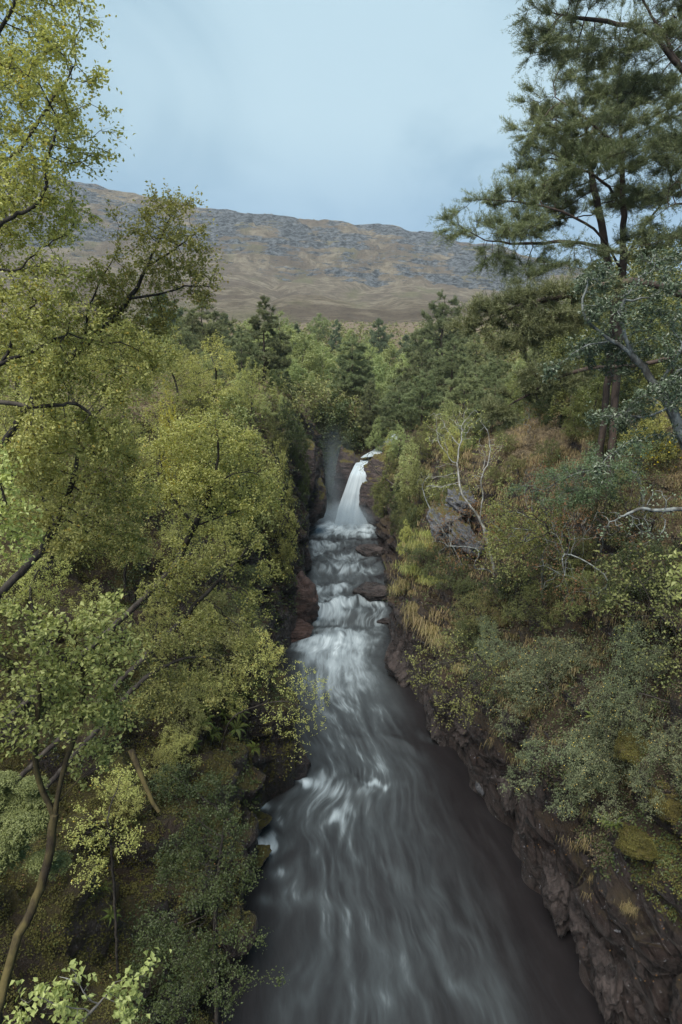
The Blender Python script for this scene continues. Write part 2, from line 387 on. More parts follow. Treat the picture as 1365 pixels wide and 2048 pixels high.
# ------------------------------------------------------------------ mountain
def V0(p): return np.stack([fbm(p * .004, 2, 9) * 60, p[:, 0] * 0, p[:, 0] * 0], 1)
def mountain():
    nx, ny = 520, 300
    xs = np.linspace(-1, 1, nx); xs = np.sign(xs) * np.abs(xs) ** 1.35 * 2600
    ys = 250 + (np.linspace(0, 1, ny) ** 1.5) * 2350
    X, Y = np.meshgrid(xs, ys)
    # ridge line in the photo at ridge distance Yr
    Yr = 1250.0
    pr = [(-1500, 120), (-600, 230), (0, 343), (150, 370), (290, 392), (400, 418), (520, 434), (600, 441), (700, 450), (800, 455), (850, 468), (900, 481), (1000, 500), (1130, 536), (1300, 600), (1700, 700), (2500, 740)]
    kx = np.array([at(a, c, Yr)[0] for a, c in pr]); kz = np.array([at(a, c, Yr)[2] for a, c in pr])
    ang = X / Y * Yr
    top = np.interp(ang, kx, kz) 
    base = np.interp(Y, [250, 300, 420], [26, 30, 44]) + np.abs(X) * .02
    t = (Y - 330) / (Yr - 330)
    tt = np.clip(t, 0, 1)
    prof = .72 * tt ** 1.05 + .28 * sstep(tt, .62, .93)
    z = base + (top - base) * prof
    z = np.where(Y > Yr, top - (Y - Yr) * .05 - sstep(Y, Yr, 2600) * 60, z)
    p = np.stack([X, Y, np.zeros_like(X)], -1).reshape(-1, 3)
    p2 = p.copy()
    n = fbm(p2 * .006, 6, 31, .52) * 16 - np.clip(fbm((p2 + V0(p2)) * np.array([.011, .0022, 1]), 3, 61, ridged=True), 0, 1) * 13 + fbm(p2 * .0016, 3, 41) * 22 * 0.6
    cr = fbm(p2 * np.array([.02, .05, 1]), 5, 51, .6, ridged=True)
    craig = sstep(t, .55, .68) * (1 - sstep(t, .93, 1.0))
    amp = np.clip((Y - 300) / 300, 0, 1) 
    near_ridge = 1 - .75 * np.exp(-((Y - Yr) / 130) ** 2)
    z = z + (n.reshape(X.shape)) * amp * near_ridge + cr.reshape(X.shape) * 14 * craig * near_ridge
    # terraces
    step = 18.0; zt = z / step; fr = zt - np.floor(zt)
    z = z + craig * step * .55 * (sstep(fr, .3, .7) - fr)
    V = np.stack([X, Y, z], -1).reshape(-1, 3)
    i = np.arange(nx * ny).reshape(ny, nx)
    q = np.stack([i[:-1, :-1], i[:-1, 1:], i[1:, 1:], i[1:, :-1]], -1).reshape(-1, 4)
    m, nt, out = newmat('mountain_heath'); b = NB(nt)
    tc = b.n('ShaderNodeTexCoord').outputs['Object']; geo = b.n('ShaderNodeNewGeometry')
    nzz = b.n('ShaderNodeSeparateXYZ'); b.l(geo.outputs['Normal'], nzz.inputs[0])
    cg = b.n('ShaderNodeAttribute', attribute_name='crag').outputs['Fac']
    n1 = b.noise(tc, .012, 6, .6); n2 = b.noise(tc, .07, 8, .72); n4 = b.noise(b.mapping(tc, (1, .35, 1)), .018, 5, .6)
    n3 = b.noise(b.mapping(tc, (.55, .4, 3.6), (.10, .05, 0)), .035, 12, .74); n6 = b.noise(tc, .30, 6, .8); n7 = b.noise(b.mapping(tc, (1, .4, 2.2)), .13, 8, .8)
    g = b.mix(b.ramp(n2, .38, .62), (.20, .155, .10), (.42, .345, .24))
    g = b.mix(b.ramp(n1, .45, .6, 0, .8), g, b.mix(n2, (.13, .095, .065), (.24, .18, .125)))
    g = b.mix(b.ramp(n4, .52, .65, 0, .7), g, b.mix(n6, (.17, .16, .08), (.30, .28, .14)))
    g = b.mix(b.ramp(n6, .54, .64, 0, .7), g, (.08, .06, .045))
    rk = b.mix(b.ramp(n7, .40, .62), (.025, .03, .035), (.27, .29, .31))
    rockf = b.math('ADD', b.math('MULTIPLY_ADD', cg, .24, -.06), n3)
    rockf = b.math('ADD', rockf, b.ramp(nzz.outputs[2], .78, .94, .05, 0))
    rockf = b.math('ADD', rockf, b.ramp(b.noise(tc, .0075, 4, .6), .40, .60, -.10, .085))
    sx_ = b.n('ShaderNodeSeparateXYZ'); b.l(tc, sx_.inputs[0])
    rockf = b.math('ADD', rockf, b.ramp(sx_.outputs[1], 500, 800, -.01, .01))
    col = b.mix(b.ramp(rockf, .66, .70), g, rk)
    p = b.n('ShaderNodeBsdfPrincipled'); b.l(col, p.inputs['Base Color']); p.inputs['Roughness'].default_value = .95
    p.inputs['Specular IOR Level'].default_value = .15
    b.l(b.bump(b.math('ADD', b.math('MULTIPLY', n7, 1.6), n6), 1.0, 7.0), p.inputs['Normal']); b.l(p.outputs[0], out.inputs[0])
    me = mesh_np('mountain', V, quads=q, mat=m, attrs={'crag': craig.ravel()})
    tag(link('mountain', me), kind='structure')
mountain()

# ------------------------------------------------------------------ plants: skeleton growth
def chaikin(pl, it=2):
    pl = np.asarray(pl, float)
    for _ in range(it):
        if len(pl) < 3: return pl
        q = [pl[0]]
        for a, c in zip(pl[:-1], pl[1:]): q += [a * .75 + c * .25, a * .25 + c * .75]
        q[1] = (pl[0] * .75 + pl[1] * .25); q.append(pl[-1]); pl = np.array(q)
    return pl
def colonise(seed, trunk, attract, step=.25, infl=3.0, kill=.4, iters=90, trop=(0, 0, .05), jit=.12, extra=None):
    """trunk: polyline (n,3). returns nodes, parent"""
    rng = np.random.default_rng(seed)
    trunk = chaikin(trunk)
    pts = [trunk[0]]; par = [-1]
    def poly(pl, start):
        last = start
        for a, c in zip(pl[:-1], pl[1:]):
            n = max(1, int(np.linalg.norm(c - a) / step))
            for k in range(1, n + 1):
                pts.append(a + (c - a) * k / n + rng.normal(0, step * .06, 3)); par.append(last); last = len(pts) - 1
    poly(trunk, 0)
    if extra:
        for pl in extra:
            pl = np.asarray(pl, float)
            A = np.array(pts); j = int(np.argmin(np.linalg.norm(A - pl[0], axis=1)))
            poly(chaikin(np.vstack([A[j], pl[1:]])), j)
    P = np.array(pts); par = list(par)
    A = np.asarray(attract, float)
    D = np.linalg.norm(A[:, None, :] - P[None], axis=2)
    nn = D.argmin(1); nd = D.min(1)
    alive = nd > kill
    allP = [P]; n0 = len(P); Pc = P
    trop = np.array(trop)
    grown = {}
    for it in range(iters):
        act = alive & (nd < infl)
        if not act.any(): break
        src = nn[act]; v = nrm(A[act] - Pc[src])
        S = np.zeros((len(Pc), 3)); np.add.at(S, src, v)
        u = np.unique(src)
        d = nrm(nrm(S[u]) + trop + rng.normal(0, jit, (len(u), 3)))
        newp = Pc[u] + d * step
        keep = np.ones(len(u), bool)
        for k, s in enumerate(u):
            g = grown.get(s)
            if g is not None and len(g) > 3: keep[k] = False; continue
            if g is not None and any(np.dot(x, d[k]) > .93 for x in g): keep[k] = False; continue
            grown.setdefault(s, []).append(d[k])
        if not keep.any():
            # these attractors cannot be reached any more
            alive[act] = False; continue
        bad = set(u[~keep].tolist())
        if bad:
            bm = act & np.isin(nn, list(bad)); alive[bm & (rng.random(len(A)) < .5)] = False
        newp = newp[keep]; u2 = u[keep]
        base = len(Pc)
        Pc = np.vstack([Pc, newp]); par.extend(u2.tolist())
        al = np.where(alive)[0]
        if not len(al): break
        D = np.linalg.norm(A[al][:, None, :] - newp[None], axis=2)
        j = D.argmin(1); dm = D[np.arange(len(al)), j]
        better = dm < nd[al]
        nn[al[better]] = base + j[better]; nd[al[better]] = dm[better]
        alive[al[nd[al] < kill]] = False
    return Pc, np.array(par)

def radii(par, rt, rbase, pw=2.3):
    n = len(par); acc = np.zeros(n); nch = np.zeros(n, int)
    for i in range(n - 1, 0, -1):
        if acc[i] == 0: acc[i] = rt ** pw
        acc[par[i]] += acc[i]; nch[par[i]] += 1
    if acc[0] == 0: acc[0] = rt ** pw
    r = acc ** (1 / pw)
    k = math.log(rbase / rt) / math.log(max(r[0] / rt, 1.01))
    r = rt * (r / rt) ** k
    return r, nch

def perp(d):
    a = nrm(np.cross(d, np.array([[.22, .97, .11]])) + 1e-9); return a, np.cross(d, a)

def tubes(P, par, r, sides=5):
    n = len(P); c = np.arange(1, n); p = par[1:]
    seg = nrm(P[c] - P[p])
    dirn = np.zeros((n, 3)); dirn[1:] = seg; dirn[0] = seg[0] if n > 1 else (0, 0, 1)
    # main child
    best = np.full(n, -1); br = np.zeros(n)
    for i, q in zip(c, p):
        if r[i] > br[q]: br[q] = r[i]; best[q] = i
    main = best[p] == c
    # smooth node direction
    nd = dirn.copy(); ok = best > 0
    nd[ok] = nrm(dirn[ok] + dirn[best[ok]])
    d0 = np.where(main[:, None], nd[p], seg); d1 = nd[c]
    r0 = np.where(main, r[p], np.minimum(r[p] * .9, r[c] * 1.25)); r1 = r[c]
    ang = np.linspace(0, 2 * np.pi, sides, endpoint=False)
    V = []
    for dd, rr, pos in ((d0, r0, P[p]), (d1, r1, P[c])):
        a, bq = perp(dd)
        ring = pos[:, None, :] + rr[:, None, None] * (a[:, None, :] * np.cos(ang)[None, :, None] + bq[:, None, :] * np.sin(ang)[None, :, None])
        V.append(ring)
    m = len(c)
    VV = np.concatenate([V[0].reshape(-1, 3), V[1].reshape(-1, 3)])
    i0 = (np.arange(m) * sides)[:, None] + np.arange(sides)[None]
    j0 = (np.arange(m) * sides)[:, None] + (np.arange(sides)[None] + 1) % sides
    Q = np.stack([i0, j0, j0 + m * sides, i0 + m * sides], -1).reshape(-1, 4)
    return VV, Q

def leaf_quads(rng, pos, nor, L, Wd, fold=.12):
    """diamond leaves (4 verts)"""
    n = len(pos)
    nor = nrm(nor); r = rng.normal(0, 1, (n, 3)); t = nrm(np.cross(nor, r)); s = np.cross(nor, t)
    L = np.asarray(L).reshape(-1, 1) * np.ones((n, 1)); Wd = np.asarray(Wd).reshape(-1, 1) * np.ones((n, 1))
    a = pos - t * L * .5; c = pos + t * L * .5 - nor * L * fold
    b1 = pos + s * Wd * .5 + nor * L * fold - t * L * .08; d1 = pos - s * Wd * .5 + nor * L * fold - t * L * .08
    V = np.stack([a, b1, c, d1], 1).reshape(-1, 3)
    Q = np.arange(n * 4).reshape(-1, 4)
    return V, Q

def lobe_points(rng, lobes, n, shell=.55):
    """lobes: (centre, (rx,ry,rz)) ; points biased to the outside"""
    vol = np.array([l[1][0] * l[1][1] * l[1][2] for l in lobes]) ** .75; vol /= vol.sum()
    ch = rng.choice(len(lobes), n, p=vol)
    v = nrm(rng.normal(0, 1, (n, 3))); rad = rng.random(n) ** shell
    c = np.array([l[0] for l in lobes])[ch]; s = np.array([l[1] for l in lobes])[ch]
    return c + v * rad[:, None] * s

def broad(seed, trunk, lobes, n_att=900, step=.22, infl=2.5, kill=.3, leaf=.045, n_leaf=20000, rbase=.12, rt=.005,
          lmat='birch_leaf', bmat='bark_dark', twig=.28, trop=(0, 0, .05), up=.6, droop=.15, extra=None, gap=.0, sides=5, aspect=.7, twigs=True, iters=110, kx=2.3, jit=.14):
    rng = np.random.default_rng(seed)
    A = lobe_points(rng, lobes, n_att)
    if gap:                                   # gaps in the crown
        g = fbm(A * (1.6 / max(.2, infl * .5)), 2, seed); A = A[g > np.quantile(g, gap)]
    P, par = colonise(seed, trunk, A, step, infl, kill, iters, trop, extra=extra, jit=jit)
    r, nch = radii(par, rt, rbase, kx)
    V, Q = tubes(P, par, r, sides)
    thin = np.where((r < rt * 3.0) & (np.arange(len(P)) > len(trunk)))[0]
    if len(thin) < 10: thin = np.arange(1, len(P))
    w = np.where(nch[thin] == 0, 3.0, 1.0); w /= w.sum()
    per = 7
    nt_ = max(1, n_leaf // per)
    src = rng.choice(thin, nt_, p=w)
    sd = nrm(P[src] - P[par[src]])
    td = nrm(sd * .7 + rng.normal(0, .6, (nt_, 3)) + np.array([0, 0, -droop]))
    tl = twig * (.5 + rng.random(nt_))
    tip = P[src] + td * tl[:, None] + np.array([0, 0, -droop * .4]) * tl[:, None]
    if twigs:
        a, bq = perp(td); rr = rt * .55
        ring = [P[src] + (a * math.cos(k) + bq * math.sin(k)) * rr for k in (0, 2.1, 4.2)] + [tip]
        TV = np.stack(ring, 1).reshape(-1, 3); o = len(V); i = np.arange(nt_) * 4 + o
        T = np.concatenate([np.stack([i, i + 1, i + 3], 1), np.stack([i + 1, i + 2, i + 3], 1), np.stack([i + 2, i, i + 3], 1)])
        V = np.vstack([V, TV])
    else: T = None
    trunk_me = mesh_np('trunk', V, quads=Q, tris=T, mat=M[bmat])
    k = np.repeat(np.arange(nt_), per); tt = (np.tile(np.arange(per), nt_) + rng.random(nt_ * per)) / per
    pos = P[src][k] + (tip - P[src])[k] * (tt[:, None] * 1.05) + rng.normal(0, leaf * .55, (len(k), 3))
    nor = nrm(rng.normal(0, 1, (len(k), 3)) + np.array([0, 0, up * 1.6]))
    sz = leaf * (.65 + .6 * rng.random(len(k)))
    LV, LQ = leaf_quads(rng, pos, nor, sz, sz * aspect)
    cl = .5 + .5 * fbm(pos * (.9 / max(.3, step * 4)), 2, seed + 3)
    tint = np.clip(.5 * rng.random(len(k)) + .6 * cl - .05, 0, 1)
    odd = rng.random(len(k)) < .02; tint[odd] = 1
    crown_me = mesh_np('crown', LV, quads=LQ, mat=M[lmat], attrs={'tint': np.repeat(tint, 4)}, smooth=False)
    return [('trunk', trunk_me), ('crown', crown_me)]

def needles(rng, pos, dirn, L, w, k, spread=.75, tint=None):
    """k needles per tuft fanned round dirn (triangles)"""
    n = len(pos)
    D = np.repeat(dirn, k, 0); Pp = np.repeat(pos, k, 0)
    nd = nrm(D + rng.normal(0, spread, (n * k, 3)))
    a, bq = perp(nd); th = rng.random(n * k) * 6.283
    s = a * np.cos(th)[:, None] + bq * np.sin(th)[:, None]
    LL = L * (.7 + .5 * rng.random(n * k))[:, None]
    st = Pp + rng.normal(0, L * .22, (n * k, 3))
    V = np.stack([st - s * w * .5, st + s * w * .5, st + nd * LL], 1).reshape(-1, 3)
    T = np.arange(n * k * 3).reshape(-1, 3)
    if tint is None: tint = rng.random(n)
    tn = np.clip(np.repeat(tint, k) + rng.normal(0, .12, n * k), 0, 1)
    return V, T, np.repeat(tn, 3)

def conifer(seed, trunk, lobes, n_att=700, step=.3, infl=3.5, kill=.35, rbase=.2, rt=.008, n_tuft=5000, L=.10, w=.012, k=12,
            lmat='needle', bmat='bark_pine', trop=(0, 0, .03), gap=.0, extra=None, iters=120, sides=6, sub=.22, upb=.5, kx=2.3, jit=.14):
    rng = np.random.default_rng(seed)
    A = lobe_points(rng, lobes, n_att)
    if gap:
        g = fbm(A * .8, 2, seed); A = A[g > np.quantile(g, gap)]
    P, par = colonise(seed, trunk, A, step, infl, kill, iters, trop, extra=extra, jit=jit)
    r, nch = radii(par, rt, rbase, kx)
    V, Q = tubes(P, par, r, sides)
    thin = np.where((r < rt * 2.6) & (np.arange(len(P)) > len(trunk)))[0]
    wgt = np.where(nch[thin] == 0, 4.0, 1.0); wgt /= wgt.sum()
    per = 6; nt_ = max(1, n_tuft // per)
    src = rng.choice(thin, nt_, p=wgt); sd = nrm(P[src] - P[par[src]])
    td = nrm(sd + rng.normal(0, .55, (nt_, 3)) * np.array([1, 1, .6]) + np.array([0, 0, .25]))
    tip = P[src] + td * (sub * (.5 + rng.random(nt_)))[:, None]
    a, bq = perp(td)
    TV = np.stack([P[src] + (a * math.cos(q) + bq * math.sin(q)) * rt * .6 for q in (0, 2.1, 4.2)] + [tip], 1).reshape(-1, 3)
    i = np.arange(nt_) * 4 + len(V)
    T = np.concatenate([np.stack([i, i + 1, i + 3], 1), np.stack([i + 1, i + 2, i + 3], 1), np.stack([i + 2, i, i + 3], 1)])
    trunk_me = mesh_np('trunk', np.vstack([V, TV]), quads=Q, tris=T, mat=M[bmat])
    kk = np.repeat(np.arange(nt_), per); tt = np.tile((np.arange(per) + 1) / per, nt_)
    pos = P[src][kk] + (tip - P[src])[kk] * tt[:, None]
    dd = nrm(td[kk] + np.array([0, 0, upb]))
    cl = .5 + .5 * fbm(pos * 1.1, 2, seed + 3)
    tint = np.clip(.45 * rng.random(len(pos)) + .7 * cl - .12, 0, 1)
    NV, NT, tn = needles(rng, pos, dd, L, w, k, tint=tint)
    crown_me = mesh_np('crown', NV, tris=NT, mat=M[lmat], attrs={'tint': tn}, smooth=False)
    return [('trunk', trunk_me), ('crown', crown_me)]

def shift(o3):  # helper for unique plants built in world space
    return o3

def unique(name, parts, base, label, cat, group=None):
    """meshes were made in world space: move them under an empty standing at the base"""
    e = empty(name, tuple(base))
    for n, me in parts:
        co = np.zeros(len(me.vertices) * 3, np.float32); me.vertices.foreach_get('co', co)
        co = co.reshape(-1, 3) - np.array(base, np.float32); me.vertices.foreach_set('co', co.ravel()); me.update()
        link(n, me, e)
    return tag(e, label, cat, group)

def lob(px, py, Y, rx, ry=None, depth=None):
    """lobe given by where it stands in the view: centre, half sizes in photo pixels"""
    ry = ry or rx; k = pxm(Y); c = at(px, py, Y)
    return (c, (rx * k, (depth if depth else (rx + ry) * .5 * k), ry * k))

HAZE = 0.00016
#==SECTIONS==
# ------------------------------------------------------------------ river
def water():
    Yw = np.concatenate([np.arange(-12, 4, .4), np.arange(4, 69, .07)])
    uw = np.linspace(-.06, 1.06, 270)
    xl_ = XL(Yw) - .15; xr_ = XR(Yw) + .15
    X = xl_[:, None] + (xr_ - xl_)[:, None] * uw[None]; Y = np.repeat(Yw[:, None], len(uw), 1)
    Z = W(Y)
    sl = np.interp(Yw, Yk_e, XLk); sr = np.interp(Yw, Yk_e, XRk)
    kern = np.hanning(61); kern /= kern.sum()
    sl = np.convolve(np.pad(sl, 30, 'edge'), kern, 'valid'); sr = np.convolve(np.pad(sr, 30, 'edge'), kern, 'valid')
    u = (X - sl[:, None]) / (sr - sl)[:, None]; width = (xr_ - xl_)[:, None]
    s = Y
    def nz(su, ss, sd, o=4, ridged=False, ou=0, gain=.55):
        return fbm(np.stack([(u * 6.0 * su + ou).ravel(), (s * ss).ravel(), np.zeros(u.size)], -1), o, sd, gain, ridged=ridged).reshape(u.shape)
    # curved, wavy steps of the rapids
    wob = nz(.55, .12, 61, 3) * 3.4
    foam = np.zeros_like(X); zz = np.zeros_like(X)
    def stepw(y0, h, dsh, ulo=0, uhi=1, foam_len=2.5, strength=1.0):
        nonlocal foam, zz
        q = (Y + wob * .55) - y0
        sel = sstep(u, ulo - .08, ulo + .08) * (1 - sstep(u, uhi - .08, uhi + .08))
        face = np.exp(-(q / dsh) ** 2)
        down = np.where(q < 0, np.exp(q / foam_len), np.exp(-(q / (dsh * 1.5)) ** 2))
        foam += sel * strength * down
        zz += sel * h * .62 * (np.exp(-((q - dsh) / (dsh * 1.1)) ** 2) - .6 * np.exp(-((q + dsh * 1.2) / (dsh * 1.2)) ** 2))
    stepw(60.0, .0, 1.0, 0, 1, 3.2, 2.2)          # foot of the fall
    stepw(55.4, .22, .5, .25, .95, .8, .45)
    stepw(52.9, .22, .5, .0, .5, .8, .5)
    stepw(50.6, .18, .45, .3, .8, .7, .4)
    stepw(47.9, .28, .5, .1, .7, 1.2, .7)
    stepw(44.8, .28, .5, 0, .55, .8, .8)
    stepw(42.2, .38, .45, 0, 1, 2.8, 1.15)
    stepw(38.0, .12, .6, .1, .75, 3.2, .55)
    stepw(23.6, .12, .4, 0, .25, 1.6, .6)
    stepw(22.4, .22, .5, .22, .48, 1.6, .22)
    stepw(26.6, .12, .4, .35, .8, 1.8, .25)
    rough = sstep(Y, 28, 44)
    big = nz(1.0, .9, 71, 4) ; zz += big * .11 * (.08 + rough) + nz(.6, .3, 75, 3) * (.03 + .07 * rough) + nz(2.2, 1.6, 77, 3) * .03 * (.1 + rough)
    swirl = nz(.35, .09, 81, 2) * .9 + nz(.9, .5, 83, 2) * .10
    def streak(su, ss, sd, wa=1.0):
        return fbm(np.stack([((u * 6.0) * su + swirl * wa).ravel(), (s * ss).ravel(), (swirl * .2).ravel()], -1), 5, sd, .6, ridged=True).reshape(u.shape)
    st1 = streak(1.6, .16, 91); st2 = streak(4.5, .30, 95, 1.5)
    broad_ = nz(.7, .16, 85, 3) * .5 + .5
    centre = np.exp(-((u - .42 - .06 * np.sin(Y * .4)) / .24) ** 2)
    edge = np.minimum(u, 1 - u)
    pw = np.stack([X.ravel(), Y.ravel(), np.zeros(X.size)], -1)
    def wn(fx, fy, sd, warp, wf, o=4, ridged=True, wfy=None):
        wx = fbm(pw * np.array([wf, wfy or wf * .5, 1]), 3, sd + 50); wy = fbm(pw * np.array([wf, wfy or wf * .5, 1]), 3, sd + 60)
        q_ = np.stack([(pw[:, 0] + wx * warp) * fx, (pw[:, 1] + wy * warp * 1.8) * fy, wx * .3], -1)
        return fbm(q_, o, sd, .58, ridged=ridged).reshape(X.shape)
    curl = wn(1.1, .42, 301, 1.6, .5, 5); curl2 = wn(2.6, .9, 311, 1.3, .9, 4)
    soft = wn(.6, .28, 321, 1.2, .4, 3, False) * .5 + .5
    rz = sstep(Y, 33, 41)
    # long curved wisps following the current in the deep water
    fx_ = (u * 6.0); cw = wn(.45, .12, 331, 1.0, .35, 3, False) * 1.7
    wsp = fbm(np.stack([(fx_ * 2.1 + cw).ravel(), (Y * .22 + cw * .35).ravel(), (cw * .25).ravel()], -1), 5, 341, .6, ridged=True).reshape(X.shape)
    wsp2 = fbm(np.stack([(fx_ * 5.2 + cw * 2.0).ravel(), (Y * .45 + cw * .5).ravel(), (cw * .4).ravel()], -1), 5, 345, .62, ridged=True).reshape(X.shape)
    patch = np.clip(wn(.32, .13, 351, 1.5, .3, 3, False) + .35, 0, 1)
    lane = np.exp(-((u - .40) / .30) ** 2) + .55 * np.exp(-((u - .66) / .10) ** 2) * (Y < 30)
    env = lane * (.19 + .24 * np.exp(-((Y - 22) / 4.0) ** 2) + .12 * sstep(Y, 24, 34)) * (1 - rz)
    f = env * (.04 + 1.15 * np.clip(wsp + .02, 0, 1) ** 1.6 + 1.0 * np.clip(wsp2, 0, 1) ** 1.7) * (.35 + 1.2 * patch)
    f = f + .045 * (1 - rz) * (1 - sstep(u, .6, .9))
    f = f + (1 - rz) * sstep(Y, 27, 33) * (.12 + .22 * soft) * sstep(edge, .03, .25)
    # rapids: soft curved sheets of white over brown water
    f = f + rz * .64 * ((.03 + .50 * np.clip(curl + .15, 0, 1) + .32 * np.clip(curl2 + .1, 0, 1)) * (.10 + 1.35 * soft) + foam * (.24 + .42 * np.clip(curl2 + .3, 0, 1) + .25 * soft) * .8)
    f = f + (1 - rz) * foam * .5 * (.4 + st2)
    f = f * (.3 + .7 * sstep(edge, 0, .14))
    # white water round the ledges under the left bank
    wbx = wn(1.6, .9, 361, .6, 1.0, 3, False); wby = wn(1.8, .8, 371, .6, 1.0, 3, False)
    def blob(px, py, rx, ry, s_, th=0.0):
        nonlocal f
        Yg = 10.0
        for _ in range(30):
            p_ = at(px, py, Yg); Yg *= (CAMZ - W(Yg)) / max(CAMZ - p_[2], .1)
        p_ = at(px, py, Yg); k = pxm(Yg)
        dx = (X - p_[0]) + wbx * k * rx * .9; dy = (Y - p_[1]) + wby * k * ry * 1.6
        e = np.exp(-((dx * math.cos(th) + dy * math.sin(th)) / (rx * k)) ** 2 - ((dy * math.cos(th) - dx * math.sin(th)) / (ry * k)) ** 2)
        f = f + e * s_ * (.02 + 1.2 * np.clip(curl2 + .12, 0, 1) + .6 * np.clip(wsp2 + .05, 0, 1)) * .85
    blob(520, 1612, 34, 16, 1.5); blob(560, 1640, 10, 22, 1.0); blob(528, 1690, 30, 26, 1.2, .7); blob(560, 1745, 26, 16, .35, -.4)
    blob(600, 1560, 34, 12, .9, -.5); blob(700, 1585, 70, 12, .20); blob(670, 1655, 22, 40, .28); blob(590, 1790, 40, 40, .22); blob(535, 1800, 22, 14, .3)
    blob(1243, 1985, 8, 30, .7, .2); blob(740, 1570, 45, 10, .5); blob(860, 1475, 34, 12, .25, -.5); blob(640, 1290, 70, 40, .5); blob(690, 1700, 22, 60, .12)
    blob(620, 1085, 40, 9, .3); blob(690, 1078, 60, 10, -.5); blob(760, 1150, 24, 8, -.4); blob(660, 1240, 50, 5, -.55); blob(600,1255,20,4,-.3)
    def blur(a, k, ax):
        kk = np.hanning(k + 2)[1:-1]; kk /= kk.sum(); return np.apply_along_axis(lambda v_: np.convolve(np.pad(v_, k // 2, 'edge'), kk, 'valid'), ax, a)
    f = blur(f, 7, 0)
    f = np.clip(f, 0, 1.3)
    zz += rz * (curl * .05 + curl2 * .015) * sstep(edge, 0, .1)
    V = np.stack([X, Y, Z + zz], -1).reshape(-1, 3)
    n1, n2 = X.shape; i = np.arange(n1 * n2).reshape(n1, n2)
    q = np.stack([i[:-1, :-1], i[:-1, 1:], i[1:, 1:], i[1:, :-1]], -1).reshape(-1, 4)
    uv = np.stack([(u * 6 + swirl).ravel(), s.ravel()], -1)
    me = mesh_np('river', V, quads=q, mat=M['water'], attrs={'foam': f.ravel()}, uv=uv)
    tag(link('river', me), kind='structure')

m, nt, out = newmat('water'); b = NB(nt)
fo = b.n('ShaderNodeAttribute', attribute_name='foam').outputs['Fac']
uvn = b.n('ShaderNodeUVMap', uv_map='flow').outputs[0]
s1 = b.noise(b.mapping(uvn, (6.5, .9, 1)), 1.0, 6, .68, 1.2)
s2 = b.noise(b.mapping(uvn, (2.2, .35, 1)), 1.0, 4, .6, .8)
s3 = b.noise(b.mapping(uvn, (17, 1.6, 1)), 1.0, 3, .6, .3)
sm = b.math('ADD', b.math('MULTIPLY', s1, .55), b.math('ADD', b.math('MULTIPLY', s2, .3), b.math('MULTIPLY', s3, .15)))
fac = b.math('ADD', fo, b.math('MULTIPLY', b.math('SUBTRACT', sm, .5), b.math('MULTIPLY_ADD', fo, .8, .12)))
fac = b.ramp(fac, .0, 1.35, smooth=False)
peat = b.mix(s2, (.009, .008, .009), (.022, .019, .020))
body = b.mix(b.ramp(fac, 0, .30, smooth=False), peat, (.085, .10, .108))
body = b.mix(b.ramp(fac, .18, .50), body, (.33, .385, .42))
silt = b.mix(b.ramp(fac, .42, .85), body, (.60, .675, .72))
p = b.n('ShaderNodeBsdfPrincipled'); b.l(silt, p.inputs['Base Color'])
b.l(b.ramp(fac, 0, .6, .38, .8), p.inputs['Roughness']); p.inputs['IOR'].default_value = 1.33
p.inputs['Specular IOR Level'].default_value = .22
b.l(b.bump(sm, .2, .05), p.inputs['Normal']); b.l(p.outputs[0], out.inputs[0])
M['water'] = m
water()

# falling water
m, nt, out = newmat('falling_water'); b = NB(nt)
uvn = b.n('ShaderNodeUVMap', uv_map='flow').outputs[0]
s1 = b.noise(b.mapping(uvn, (9, .35, 1)), 1.0, 5, .65, .2)
col = b.mix(b.ramp(s1, .25, .75), (.33, .40, .45), (.52, .585, .63))
p = b.n('ShaderNodeBsdfPrincipled'); b.l(col, p.inputs['Base Color']); p.inputs['Roughness'].default_value = .7
b.l(b.bump(s1, .25, .05), p.inputs['Normal']); b.l(p.outputs[0], out.inputs[0])
M['fall'] = m

